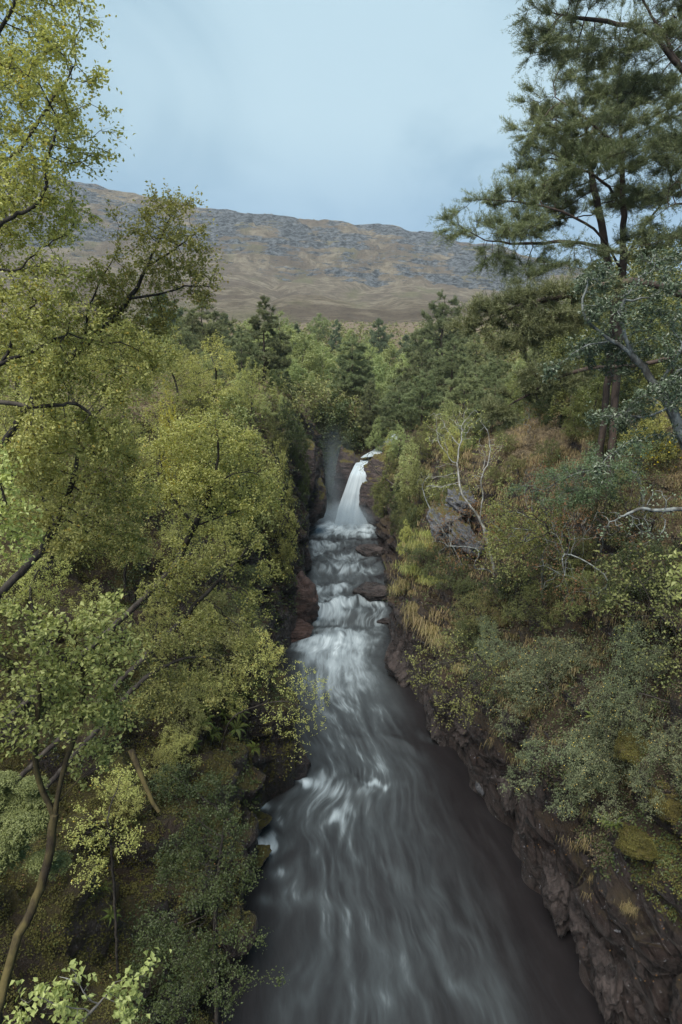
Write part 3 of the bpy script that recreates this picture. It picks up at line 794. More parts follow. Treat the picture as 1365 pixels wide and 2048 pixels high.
def fall(name, path, seed, sheets=1):
    """path: list of (left point, right point, bulge)"""
    K = len(path); L = np.array([p[0] for p in path], float); Rr = np.array([p[1] for p in path], float); B = np.array([p[2] for p in path], float)
    t = np.linspace(0, K - 1, 90); u = np.linspace(0, 1, 44)
    Lp = np.stack([np.interp(t, range(K), L[:, j]) for j in range(3)], 1); Rp = np.stack([np.interp(t, range(K), Rr[:, j]) for j in range(3)], 1)
    for _ in range(6):
        Lp[1:-1] = (Lp[:-2] + Lp[1:-1] + Lp[2:]) / 3; Rp[1:-1] = (Rp[:-2] + Rp[1:-1] + Rp[2:]) / 3
    Bp = np.interp(t, range(K), B)
    G = Lp[:, None] * (1 - u[None, :, None]) + Rp[:, None] * u[None, :, None]
    bul = (1 - (2 * u - 1) ** 2)[None] * Bp[:, None]
    tu = np.stack([np.repeat(u[None] * 7, len(t), 0).ravel(), np.repeat(t[:, None] * .35, len(u), 1).ravel(), np.zeros(len(t) * len(u))], -1)
    nn = fbm(tu, 4, seed, .6).reshape(len(t), len(u))
    G[..., 1] -= bul + nn * .05 * (.3 + .7 * np.abs(Bp[:, None]) / max(.01, np.abs(B).max()))
    front = G.reshape(-1, 3); back = G.copy(); back[..., 1] += .25 + bul * .6; back = back.reshape(-1, 3)
    n1, n2 = len(t), len(u); i = np.arange(n1 * n2).reshape(n1, n2); o = n1 * n2
    q = [np.stack([i[:-1, :-1], i[:-1, 1:], i[1:, 1:], i[1:, :-1]], -1).reshape(-1, 4)]
    q.append(q[0][:, ::-1] + o)
    for c in (0, n2 - 1): q.append(np.stack([i[:-1, c], i[1:, c], i[1:, c] + o, i[:-1, c] + o], -1))
    uv = np.stack([np.repeat(u[None], n1, 0).ravel() * 1.0, np.repeat(t[:, None], n2, 1).ravel()], -1)
    me = mesh_np(name, np.vstack([front, back]), quads=np.vstack(q), mat=M['fall'], uv=np.vstack([uv, uv]))
    tag(link(name, me), kind='structure')

A = at
fall('waterfall', [(A(718, 921, 63.6), A(746, 920, 63.6), .02), (A(711, 928, 61.8), A(744, 926, 61.8), .05), (A(701, 948, 60.5), A(739, 950, 60.5), .25),
                   (A(688, 985, 60.0), A(736, 988, 60.0), .35), (A(677, 1015, 59.7), A(734, 1018, 59.7), .35), (A(668, 1055, 59.4), A(736, 1055, 59.4), .35)], 5)
fall('upper_cascade', [(A(783, 868, 74), A(801, 868, 74), .02), (A(782, 874, 72.5), A(800, 873, 72.5), .05), (A(765, 885, 71), A(796, 886, 71), .12),
                   (A(745, 902, 68), A(775, 905, 68), .1), (A(728, 911, 65), A(752, 912, 65), .05), (A(722, 916, 63), A(748, 913, 63), .02)], 8)

# ------------------------------------------------------------------ sky and light
w = bpy.data.worlds.new('World'); sc.world = w; w.use_nodes = True
nt = w.node_tree; nt.nodes.clear(); b = NB(nt)
wo = b.n('ShaderNodeOutputWorld'); bg = b.n('ShaderNodeBackground')
sky = b.n('ShaderNodeTexSky'); sky.sky_type = 'NISHITA'; sky.sun_disc = False
SUN_EL, SUN_ROT = R(58), R(215)
sky.sun_elevation = SUN_EL; sky.sun_rotation = SUN_ROT; sky.air_density = 1.0; sky.dust_density = 2.0; sky.altitude = 200
tc = b.n('ShaderNodeTexCoord').outputs['Generated']
sp = b.n('ShaderNodeSeparateXYZ'); b.l(tc, sp.inputs[0])
# cloud sheet: direction projected on a flat layer
zc = b.math('MAXIMUM', sp.outputs[2], .03); zc = b.math('ADD', zc, .12)
cv = b.n('ShaderNodeCombineXYZ'); b.l(b.math('DIVIDE', sp.outputs[0], zc), cv.inputs[0]); b.l(b.math('DIVIDE', sp.outputs[1], zc), cv.inputs[1])
cl = b.noise(b.mapping(cv.outputs[0], (1.0, .7, 1), (0, 0, .9)), 1.0, 5, .55, .6)
cl2 = b.noise(b.mapping(cv.outputs[0], (1.6, .8, 1), (0, 0, .3)), .9, 3, .45, 1.2)
# a bright break in the overcast high over the middle of the valley
br = b.n('ShaderNodeVectorMath', operation='DOT_PRODUCT'); b.l(tc, br.inputs[0]); br.inputs[1].default_value = tuple(nrm(np.array([.20, .84, .50])))
glow = b.ramp(br.outputs['Value'], .80, 1.0)
fl = b.math('ADD', b.math('MULTIPLY', cl, .95), b.math('MULTIPLY', cl2, .25)); fl = b.math('ADD', fl, b.math('MULTIPLY', glow, .34))
cc = b.mix(b.ramp(fl, .56, .96), (1.25, 2.8, 4.1), (4.9, 6.7, 7.6))
cc = b.mix(b.ramp(sp.outputs[2], .14, .34, .75, 0), cc, (1.75, 3.5, 5.6))
mixc = b.mix(.88, sky.outputs[0], cc)
b.l(mixc, bg.inputs[0]); bg.inputs[1].default_value = .07
b.l(bg.outputs[0], wo.inputs[0])
sd = bpy.data.lights.new('sun', 'SUN'); sd.energy = 3.7; sd.angle = R(60); sd.color = (1.0, .95, .86)
so = bpy.data.objects.new('sun', sd); C.objects.link(so)
# sun_rotation is measured from +Y towards +X
dv_ = Vector((math.sin(SUN_ROT) * math.cos(SUN_EL), math.cos(SUN_ROT) * math.cos(SUN_EL), math.sin(SUN_EL)))
so.rotation_euler = dv_.to_track_quat('Z', 'Y').to_euler()
sc.view_settings.view_transform = 'Standard'; sc.view_settings.look = 'None'; sc.view_settings.gamma = 1
sc.view_settings.exposure = .78
sc.cycles.max_bounces = 6; sc.cycles.diffuse_bounces = 3; sc.cycles.transmission_bounces = 3; sc.cycles.volume_bounces = 1; sc.cycles.transparent_max_bounces = 4

# spray hanging in the recess beside the fall
def mist(name, c, r, dens):
    import bmesh
    bm = bmesh.new(); bmesh.ops.create_icosphere(bm, subdivisions=3, radius=1); me = bpy.data.meshes.new(name); bm.to_mesh(me); bm.free()
    co = np.array([v.co[:] for v in me.vertices]) * np.array(r); me.vertices.foreach_set('co', co.ravel().astype(np.float32))
    m, nt, out = newmat(name); b = NB(nt); v = b.n('ShaderNodeVolumePrincipled')
    g = b.n('ShaderNodeTexCoord').outputs['Generated']
    vm = b.n('ShaderNodeVectorMath', operation='SUBTRACT'); b.l(g, vm.inputs[0]); vm.inputs[1].default_value = (.5, .5, .5)
    ln = b.n('ShaderNodeVectorMath', operation='LENGTH'); b.l(vm.outputs[0], ln.inputs[0])
    d = b.ramp(ln.outputs['Value'], .5, .05, 0, dens)
    nz = b.noise(b.mapping(g, (2, 2, 1.2)), 2.0, 3)
    d = b.math('MULTIPLY', d, b.ramp(nz, .3, .7, .4, 1.3)); b.l(d, v.inputs['Density'])
    v.inputs['Color'].default_value = (.78, .90, .99, 1); v.inputs['Anisotropy'].default_value = .1
    b.l(v.outputs[0], out.inputs['Volume']); me.materials.append(m)
    o = link(name, me); o.location = c; tag(o, kind='stuff')
mist('spray_mist', at(690, 1030, 59.2), (3.8, 2.6, 1.6), .8)
mist('spray_mist', at(664, 985, 62.0), (2.3, 2.6, 4.6), .20)
mist('spray_mist', at(666, 930, 65.0), (2.6, 2.6, 4.6), .12)
# ------------------------------------------------------------------ prototypes
V3 = lambda *a: np.array(a, float)
def L_(x, y, z, r, ry=None, rz=None): return (V3(x, y, z), (r, ry or r, rz or r))
def crownlobes(seed, H, Rr, n, lo=.3, flat=.8, taper=1.0):
    rng = np.random.default_rng(seed); out = []
    for i in range(n):
        t = lo + (1 - lo) * (i + .5) / n; a = i * 2.4 + rng.random()
        prof = math.sin(math.pi * min(1, (t - lo) / (1 - lo) * .8 + .22)) ** taper
        d = Rr * prof * (.35 + .5 * rng.random()); r = Rr * (.32 + .22 * rng.random()) * (.6 + .5 * prof)
        out.append((V3(math.cos(a) * d, math.sin(a) * d, H * t * .94), (r, r, r * flat)))
    out.append((V3(0, 0, H * .93), (Rr * .25, Rr * .25, H * .07)))
    return out
PR = {}
def trunkline(seed, H, lean=.1, frac=.75):
    rng = np.random.default_rng(seed); k = 5
    return [V3(rng.normal(0, lean) * i, rng.normal(0, lean) * i, H * frac * i / k - (.6 if i == 0 else 0)) for i in range(k + 1)]
for i in range(3):
    PR['birch%d' % i] = (broad(100 + i, trunkline(i, 6.5, .09), crownlobes(200 + i, 6.5, 2.3, 11, .30, .9), 900, .2, 3, .32, leaf=.082, n_leaf=7000,
                              rbase=.085, rt=.004, twig=.32, up=.7, gap=.15), 6.5)
    PR['tall%d' % i] = (broad(180 + i, trunkline(i + 70, 7.5, .1), crownlobes(280 + i, 7.5, 2.3, 10, .52, .8), 900, .2, 3, .3, leaf=.08, n_leaf=7500,
                              rbase=.085, rt=.004, twig=.32, up=.7, gap=.2), 7.5)
    PR['mid%d' % i] = (broad(120 + i, trunkline(10 + i, 6, .07), crownlobes(220 + i, 6, 2.1, 12, .12, .9), 520, .28, 3, .40, leaf=.10, n_leaf=14000,
                            rbase=.07, rt=.006, twig=.38, lmat='olive_leaf', up=.8, sides=4, gap=.12), 6.0)
    PR['far%d' % i] = (broad(140 + i, trunkline(20 + i, 7, .05), crownlobes(240 + i, 7, 2.7, 12, .15, 1.0), 360, .4, 3, .5, leaf=.17, n_leaf=12000,
                            rbase=.08, rt=.012, twig=.5, lmat='far_leaf', up=.9, sides=4, twigs=False, gap=.1), 7.0)
    PR['shrub%d' % i] = (broad(160 + i, [V3(0, 0, -.3), V3(.1, 0, .3), V3(0, .1, .6)], crownlobes(260 + i, 1.7, 1.15, 8, .15, .75), 380, .13, 1.5, .17, leaf=.042, n_leaf=7000,
                              rbase=.03, rt=.0028, twig=.2, lmat='shrub_leaf', up=.8, sides=4, gap=.12), 1.7)
def pads(seed, H, Rr, n, lo=.35, shape='round', flat=.28):
    rng = np.random.default_rng(seed); out = []
    for i in range(n):
        t = lo + (1 - lo) * (i + .3) / n; a = i * 2.4 + rng.random() * .8
        if shape == 'cone': prof = (1 - (t - lo) / (1 - lo)) ** .75 * .95 + .12
        else: prof = math.sin(math.pi * min(1, (t - lo) / (1 - lo) * .72 + .25))
        for q in range(2 if shape == 'cone' else 1):
            aa = a + q * 2.6; d = Rr * prof * (.5 + .3 * rng.random()); r = Rr * prof * .42 + .15
            out.append((V3(math.cos(aa) * d, math.sin(aa) * d, H * t), (r, r, r * flat + .08)))
    out.append((V3(0, 0, H * .97), (Rr * .16, Rr * .16, H * .05)))
    return out
for i in range(3):
    PR['pine%d' % i] = (conifer(300 + i, trunkline(30 + i, 9, .03, .96), pads(320 + i, 9, 3.1, 20, .28, 'round', .34), 620, .30, 3.2, .40, .14, .012, 9500, .22, .03, 9,
                               lmat='needle_mid', sub=.38, sides=5), 9.0)
    PR['cone%d' % i] = (conifer(340 + i, trunkline(40 + i, 9, .02, .97), pads(360 + i, 9, 3.0, 20, .2, 'cone', .22), 700, .28, 3.2, .38, .15, .012, 11000, .22, .03, 9,
                               lmat='needle_mid', sub=.35, sides=5, trop=(0, 0, -.03)), 9.0)
PR['farpine0'] = (conifer(380, trunkline(50, 9, .03, .96), pads(381, 9, 3.2, 14, .25, 'round', .4), 360, .5, 3.5, .6, .14, .02, 4000, .38, .06, 9, lmat='needle_far', sub=.5, sides=4), 9.0)
PR['farpine1'] = (conifer(382, trunkline(51, 9, .02, .97), pads(383, 9, 2.4, 15, .12, 'cone', .4), 260, .5, 3.5, .6, .14, .02, 4400, .36, .06, 9, lmat='needle_far', sub=.45, sides=4), 9.0)
# sprawling drapes of tiny leaves for the right bank
for i in range(2):
    PR['drape%d' % i] = (broad(400 + i, [V3(0, 0, -.3), V3(0, -.1, .3), V3(0, -.3, .6)],
        [L_(-.9, -.4, .6, .7, .6, .35), L_(.8, -.5, .5, .7, .6, .35), L_(0, -.8, .9, .8, .6, .3), L_(-1.5, -.8, .1, .6, .5, .3), L_(1.4, -.9, .0, .6, .5, .3), L_(.2, -1.2, .1, .9, .5, .35), L_(-.5, -1.3, -.5, .6, .4, .3)],
        520, .11, 1.6, .15, leaf=.034, n_leaf=10500, rbase=.03, rt=.0028, twig=.22, lmat='cot_leaf', up=.9, sides=4, gap=.28, droop=.3, aspect=.85), 1.3)
PR['rowan0'] = (broad(410, trunkline(60, 4, .1), crownlobes(411, 4, 1.7, 9, .3, .6), 480, .2, 2.5, .26, leaf=.06, n_leaf=8500, rbase=.05, rt=.004, twig=.34, lmat='rowan_leaf', up=1.2, gap=.25, aspect=.4), 4.0)
PR['bare0'] = (broad(420, trunkline(61, 3, .1, .6), crownlobes(421, 3, 1.3, 8, .3, .8), 520, .15, 2.2, .2, leaf=.04, n_leaf=1500, rbase=.018, rt=.003, twig=.3, lmat='litter', bmat='bark_grey', up=.4, gap=.1), 3.0)
PR['bare1'] = (broad(422, trunkline(62, 3, .1, .6), crownlobes(423, 3, 1.3, 8, .3, .8), 520, .15, 2.2, .2, leaf=.05, n_leaf=2200, rbase=.03, rt=.0035, twig=.3, lmat='olive_leaf', bmat='bark_dark', up=.4, gap=.1), 3.0)

for k_ in list(PR):
    pt_, _h = PR[k_]; me_ = pt_[1][1]; co_ = np.zeros(len(me_.vertices) * 3, np.float32); me_.vertices.foreach_get('co', co_)
    PR[k_] = (pt_, float(np.quantile(co_[2::3], .995)))
def variant(parts, lmat):
    out = []
    for n, me in parts:
        if n == 'crown':
            me = me.copy(); me.name = 'crown'; me.materials[0] = M[lmat]
        out.append((n, me))
    return out
for i in range(3):
    PR['yel%d' % i] = (variant(PR['birch%d' % i][0], 'yellow_leaf'), PR['birch%d' % i][1])
    PR['midb%d' % i] = (variant(PR['mid%d' % i][0], 'birch_leaf'), PR['mid%d' % i][1])
    PR['midf%d' % i] = (variant(PR['mid%d' % i][0], 'far_leaf'), PR['mid%d' % i][1])
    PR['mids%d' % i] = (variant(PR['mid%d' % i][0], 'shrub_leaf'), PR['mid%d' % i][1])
    PR['shrubb%d' % i] = (variant(PR['shrub%d' % i][0], 'birch_leaf'), PR['shrub%d' % i][1])
    PR['shrubo%d' % i] = (variant(PR['shrub%d' % i][0], 'olive_leaf'), PR['shrub%d' % i][1])
PR['hol0'] = (variant(PR['birch0'][0], 'blue_leaf'), PR['birch0'][1])

rs = np.random.default_rng(77)
def put(proto, name, px, py, Y, label, cat='tree', group=None, w=1.0, hmin=.5, hmax=1.5, rz=None):
    """a plant whose top stands at photo pixel (px,py), distance Y; rooted on the ground below"""
    parts, H = PR[proto]
    T = at(px, py, Y); g = gz(T[0], T[1]); h = T[2] - g
    s = min(max(h / H, hmin), hmax); sz = min(max(h / H, s), s * 1.25)
    base = T[2] - H * sz
    if base > g + .05: base = T[2] - H * sz
    o = plant(name, parts, (T[0], T[1], base), rz if rz is not None else rs.random() * 6.28, s * w, sz, (rs.normal(0, .03), rs.normal(0, .03)))
    if base > g + .1:   # stretch down to the ground
        o.location.z = g; o.scale.z = h / H
    tag(o, label, cat, group)
    return o

def onhit(proto, name, px, py, s, label, cat='bush', group=None, off=0.0, tiltn=.5):
    p_, n_ = hit(px, py)
    if p_ is None or p_[1] > 200: return None
    parts, H = PR[proto]
    e = plant(name, parts, (p_[0] + n_[0] * off, p_[1] + n_[1] * off, p_[2] + n_[2] * off), 0, s)
    n_ = nrm(np.array(n_) * tiltn + np.array([0, 0, 1 - tiltn * .6]))
    q = Vector(n_).to_track_quat('Z', 'Y'); q.rotate
    from mathutils import Quaternion
    e.rotation_mode = 'QUATERNION'; e.rotation_quaternion = q @ Quaternion((0, 0, 1), rs.random() * 6.28)
    tag(e, label, cat, group)
    return e

ORD = ['leftmost', 'second from left', 'third from left', 'fourth from left', 'fifth from left', 'sixth from left', 'seventh from left', 'eighth from left', 'ninth from left', 'tenth from left',
       'eleventh from left', 'twelfth from left', 'thirteenth from left', 'fourteenth from left', 'fifteenth from left', 'sixteenth from left', 'seventeenth from left', 'eighteenth from left']
def row(items, name, what, cat, group, **kw):
    """items (proto, px, py, Y[, w]); labelled by their order from the left"""
    order = sorted(range(len(items)), key=lambda k: items[k][1])
    for k, it in enumerate(items):
        rk = order.index(k)
        lab = (ORD[rk] if rk < len(items) - 1 else 'rightmost') + ' of the ' + what
        put(it[0], name, it[1], it[2], it[3], lab, cat, group, w=(it[4] if len(it) > 4 else 1.0), **kw)

# ---- near left birches, shaped to their own limbs
P_ = at
def pl(*pts): return [P_(*p) for p in pts]
def tree_at(name, label, base, trunk, lobes, fn=broad, group=None, cat='tree', **kw):
    parts = fn(trunk=trunk, lobes=lobes, **kw)
    return unique(name, parts, np.array(base), label, cat, group)

t = pl((-330, 1150, 9.5), (-260, 900, 9), (-190, 640, 8.8), (-120, 430, 8.6), (-80, 200, 8.5), (-40, -150, 8.6))
tree_at('birch_tree', 'tall near birch with dark limbs filling the top left corner', t[0], t,
    [lob(60, -60, 8.6, 100), lob(70, 60, 8.4, 90), lob(140, 20, 8.6, 55), lob(110, 170, 8.2, 95), lob(40, 250, 8.8, 110), lob(160, 260, 8.4, 75), lob(195, 320, 8.6, 40, 35), lob(90, 350, 8.3, 90, 70),
     lob(30, 420, 8.6, 80), lob(-60, 100, 9, 120), lob(-60, 380, 9, 120), lob(120, 440, 9.3, 70, 40), lob(20, 530, 8.8, 80, 50), lob(130, 540, 8.6, 70, 40)],
    seed=11, n_att=1700, step=.13, infl=2.2, kill=.17, leaf=.050, n_leaf=27000, rbase=.075, rt=.0035, twig=.2, gap=.2, sides=6, aspect=.62, lmat='birch_leaf', iters=130,
    extra=[pl((-120, 470, 8.6), (-20, 470, 8.5), (20, 432, 8.4), (62, 424, 8.4), (95, 378, 8.4), (88, 330, 8.3), (108, 285, 8.2), (115, 235, 8.2)),
           pl((-100, 330, 8.6), (0, 335, 8.5), (40, 300, 8.4), (100, 210, 8.4), (150, 130, 8.4)),
           pl((-110, 560, 8.7), (0, 540, 8.6), (45, 541, 8.5), (72, 500, 8.5), (130, 470, 8.6)),
           pl((-60, 120, 8.5), (10, 60, 8.4), (45, -40, 8.4))])
t = pl((-180, 1300, 9.5), (-60, 1000, 9.6), (60, 800, 9.8), (170, 690, 9.9), (258, 606, 10), (300, 520, 10), (345, 430, 10))
tree_at('birch_tree', 'slim birch rising before the mountain with an open fan top', t[0], t,
    [lob(300, 430, 10, 30, 35), lob(350, 440, 10, 48), lob(400, 500, 10, 38), lob(330, 520, 10, 70, 60), lob(400, 570, 10, 40, 35), lob(240, 470, 10, 50), lob(220, 560, 10, 55), lob(270, 630, 10.2, 90, 50), lob(160, 650, 10, 70)],
    seed=12, n_att=1100, step=.12, infl=2, kill=.15, leaf=.048, n_leaf=12500, rbase=.05, rt=.003, twig=.2, gap=.22, aspect=.62, lmat='birch_leaf',
    extra=[pl((258, 606, 10), (320, 590, 10), (380, 570, 10), (425, 575, 10)), pl((300, 520, 10), (350, 500, 10), (400, 460, 10)), pl((170, 690, 9.9), (180, 600, 9.9), (235, 500, 10))])
t = pl((-260, 1250, 9), (-150, 980, 8.8), (-60, 800, 8.6), (0, 720, 8.5), (55, 712, 8.5), (105, 680, 8.5), (140, 668, 8.5))
tree_at('birch_tree', 'birch with long dark boughs reaching right beneath the top crown', t[0], t,
    [lob(60, 620, 8.4, 100, 60), lob(180, 660, 8.8, 90, 60), lob(60, 740, 8.4, 110, 60), lob(200, 760, 8.6, 80, 60), lob(60, 860, 8.4, 110, 60), lob(180, 870, 8.6, 80, 50), lob(290, 720, 9.2, 60, 50), lob(-60, 700, 9, 100)],
    seed=13, n_att=1300, step=.13, infl=2.2, kill=.17, leaf=.048, n_leaf=20000, rbase=.055, rt=.0035, twig=.2, gap=.25, aspect=.62, lmat='birch_leaf',
    extra=[pl((-60, 800, 8.6), (0, 805, 8.5), (80, 816, 8.4), (150, 802, 8.5), (190, 835, 8.5)), pl((0, 720, 8.5), (40, 640, 8.4), (75, 600, 8.4))])
# near low sprays
t = pl((-10, 2060, 5.2), (20, 1910, 5.5), (70, 1810, 5.7), (98, 1720, 5.8), (108, 1620, 5.9), (140, 1500, 6), (175, 1400, 6.1), (150, 1280, 6.1))
tree_at('birch_tree', 'near birch on a dark leaning stem with large pale leaves', t[0], t,
    [lob(60, 1230, 5.8, 90, 50), lob(170, 1220, 6, 80, 50), lob(60, 1330, 5.8, 90, 60), lob(200, 1310, 6.1, 80, 60), lob(130, 1410, 6.0, 75, 60), lob(30, 1450, 5.7, 60), lob(220, 1420, 6.3, 50, 60), lob(180, 1530, 6.3, 45, 50), lob(-40, 1250, 5.8, 90)],
    seed=14, n_att=1100, step=.09, infl=1.6, kill=.12, leaf=.048, n_leaf=6500, rbase=.045, rt=.0024, twig=.15, gap=.25, aspect=.66, lmat='birch_leaf_near', bmat='bark_moss',
    extra=[pl((108, 1620, 5.9), (72, 1560, 5.9), (72, 1440, 5.8), (82, 1340, 5.8)), pl((108, 1620, 5.9), (160, 1560, 6.1), (210, 1500, 6.2))])
t = pl((-180, 2300, 3.6), (40, 2150, 3.7), (160, 2050, 3.8), (220, 1980, 3.8))
tree_at('birch_sapling', 'near birch sapling with big pale leaves at the bottom left', t[0], t,
    [lob(90, 1990, 3.7, 60, 40), lob(190, 1950, 3.8, 55, 45), lob(250, 2010, 3.8, 60, 45), lob(300, 1940, 3.9, 30, 40), lob(130, 2060, 3.7, 80, 40), lob(200, 2120, 3.8, 110, 40), lob(40, 2060, 3.7, 50, 40)],
    seed=15, n_att=420, step=.05, infl=1, kill=.075, leaf=.044, n_leaf=1100, rbase=.02, rt=.0016, twig=.08, gap=.2, aspect=.7, lmat='birch_leaf_near', bmat='bark_birch', cat='sapling')
t = pl((1700, 1330, 4.4), (1500, 1240, 4.3), (1400, 1180, 4.2), (1370, 1130, 4.2))
tree_at('birch_sapling', 'bright leafy twig poking in from the right edge', t[0], t,
    [lob(1358, 1115, 4.2, 22, 24), lob(1352, 1170, 4.2, 20, 16), lob(1345, 1195, 4.2, 26, 10), lob(1420, 1130, 4.3, 60, 60)],
    seed=16, n_att=200, step=.05, infl=1, kill=.07, leaf=.042, n_leaf=560, rbase=.02, rt=.0016, twig=.08, aspect=.6, lmat='birch_leaf_near', bmat='bark_dark', cat='sapling')
t = pl((-60, 1120, 6.2), (-20, 1060, 6.2), (10, 1000, 6.2))
tree_at('birch_sapling', 'wind stirred pale leaves at the left edge halfway down', t[0] , t,
    [lob(20, 1000, 6.1, 40, 60), lob(10, 1080, 6.1, 60, 40), lob(-20, 930, 6.2, 50, 60), lob(60, 1080, 6.2, 30, 30)],
    seed=17, n_att=260, step=.07, infl=1.2, kill=.1, leaf=.048, n_leaf=1300, rbase=.025, rt=.002, twig=.12, aspect=.62, lmat='birch_leaf_near', bmat='bark_dark', cat='sapling')

def side_root(p, side=-1, dz=3.6):
    x, y = p[0], p[1]
    for _ in range(90):
        if gz(x, y) >= p[2] - dz: break
        x += .12 * side
    return V3(x + .15 * side, y, gz(x, y) - .3)
b0 = side_root(at(330, 1180, 14)); t = [b0] + pl((340, 1160, 14), (385, 1060, 14), (425, 980, 14), (440, 900, 14), (430, 840, 14))
tree_at('birch_tree', 'round topped birch with fan of fine dark branches amid the left bank', b0, t,
    [lob(420, 870, 14, 70, 45), lob(340, 900, 14, 60, 45), lob(490, 900, 14, 50, 45), lob(530, 960, 14.4, 35, 30), lob(400, 960, 13.8, 80, 50), lob(310, 980, 14, 50, 45), lob(480, 1010, 14, 60, 40), lob(550, 1010, 14.4, 24, 24), lob(380, 1050, 13.8, 60, 40)],
    seed=61, n_att=1300, step=.14, infl=2.4, kill=.18, leaf=.055, n_leaf=17000, rbase=.07, rt=.0032, twig=.22, gap=.15, aspect=.62, lmat='birch_leaf', jit=.2,
    extra=[pl((385, 1060, 14), (340, 990, 14), (320, 920, 14)), pl((425, 980, 14), (480, 940, 14), (520, 950, 14.2)), pl((385, 1060, 14), (450, 1030, 14), (520, 1010, 14.2))])
b0 = side_root(at(60, 1150, 10.5)); t = [b0] + pl((70, 1130, 10.5), (110, 1050, 10.5), (150, 960, 10.5), (160, 880, 10.5), (150, 820, 10.5))
tree_at('birch_tree', 'leafy birch between the near leaning stem and the long dark boughs', b0, t,
    [lob(150, 860, 10.5, 70, 50), lob(230, 900, 10.6, 60, 45), lob(70, 920, 10.4, 70, 50), lob(180, 980, 10.4, 80, 50), lob(270, 1000, 10.6, 45, 40), lob(60, 1020, 10.3, 60, 50), lob(150, 1080, 10.3, 70, 40), lob(250, 1080, 10.6, 50, 40)],
    seed=62, n_att=1300, step=.13, infl=2.2, kill=.17, leaf=.05, n_leaf=17000, rbase=.065, rt=.003, twig=.2, gap=.2, aspect=.62, lmat='birch_leaf', jit=.2)
b0 = side_root(at(330, 1290, 13)); t = [b0] + pl((340, 1270, 13), (400, 1200, 13), (460, 1140, 13), (500, 1090, 13))
tree_at('birch_tree', 'open dark branched birch reaching towards the left cliff edge', b0, t,
    [lob(500, 1080, 13, 40, 35), lob(540, 1130, 13.2, 28, 28), lob(450, 1110, 13, 60, 40), lob(390, 1140, 13, 60, 40), lob(470, 1190, 13, 50, 40), lob(330, 1180, 13, 60, 40), lob(410, 1240, 12.8, 60, 35), lob(520, 1210, 13.2, 24, 40), lob(490, 1280, 13, 40, 30)],
    seed=63, n_att=1000, step=.14, infl=2.4, kill=.19, leaf=.052, n_leaf=8500, rbase=.06, rt=.0032, twig=.22, gap=.25, aspect=.62, lmat='birch_leaf', jit=.22)
b0 = side_root(at(250, 1400, 11)); t = [b0] + pl((255, 1390, 11), (310, 1340, 11), (380, 1310, 11), (440, 1320, 11))
tree_at('birch_tree', 'low birch spreading sideways above the ferns on the left slope', b0, t,
    [lob(300, 1300, 11, 60, 35), lob(370, 1280, 11, 55, 35), lob(440, 1330, 11, 45, 30), lob(350, 1360, 11, 60, 30), lob(290, 1400, 11, 50, 35), lob(420, 1380, 11, 40, 25)],
    seed=64, n_att=700, step=.12, infl=2.2, kill=.17, leaf=.048, n_leaf=6500, rbase=.05, rt=.003, twig=.2, gap=.25, aspect=.62, lmat='birch_leaf', jit=.22)

# ---- broadleaf trees over the left bank
def put_base(proto, name, px, py, h, label, cat='tree', group=None, w=1.0):
    p_, n_ = hit(px, py)
    if p_ is None: return
    parts, H = PR[proto]; s = h / H
    o = plant(name, parts, (p_[0], p_[1], p_[2] - .1), rs.random() * 6.28, s * w, s, (rs.normal(0, .05), rs.normal(0, .05) + (.10 if p_[0] < 0 else -.08)))
    return tag(o, label, cat, group)
def rowb(items, name, what, cat, group):
    order = sorted(range(len(items)), key=lambda k: items[k][1])
    for k, it in enumerate(items):
        rk = order.index(k)
        put_base(it[0], name, it[1], it[2], it[3], (ORD[rk] if rk < len(items) - 1 else 'rightmost') + ' of the ' + what, cat, group, w=(it[4] if len(it) > 4 else 1.0))
rowb([('birch0', 40, 880, 5.6), ('birch1', 150, 860, 5.8), ('tall0', 260, 880, 6.2), ('birch2', 350, 860, 5.4), ('birch0', 430, 850, 5.0), ('birch1', 500, 850, 4.2, .9)],
    'birch_tree', 'green birches in the back row on the left bank', 'tree', 'back row of birches on the left bank')
rowb([('birch2', 90, 990, 4.8), ('birch1', 210, 1000, 4.6), ('birch0', 320, 1010, 4.6), ('birch2', 425, 1040, 4.8, 1.1), ('birch1', 510, 990, 3.6, .9), ('birch0', 20, 1080, 4.2)],
    'birch_tree', 'green birches in the middle row on the left bank', 'tree', 'middle row of birches on the left bank')
rowb([('birch0', 120, 1150, 3.9), ('birch1', 250, 1170, 3.6), ('birch2', 370, 1180, 3.4), ('birch0', 450, 1140, 2.6, .8)],
    'birch_tree', 'green birches in the front row on the left bank', 'tree', 'front row of birches on the left bank')
rowb([('tall1', 60, 1330, 3.4, .9), ('birch2', 210, 1330, 2.7, .9), ('tall2', 330, 1360, 2.8, .8), ('birch0', 420, 1310, 2.0, .7)],
    'birch_tree', 'small birches low on the shaded left slope', 'tree', 'small birches low on the left slope')
put('yel1', 'maple_tree', 332, 765, 26, 'small bright yellow leaved tree among the green birches on the left', w=.42, hmax=.5)
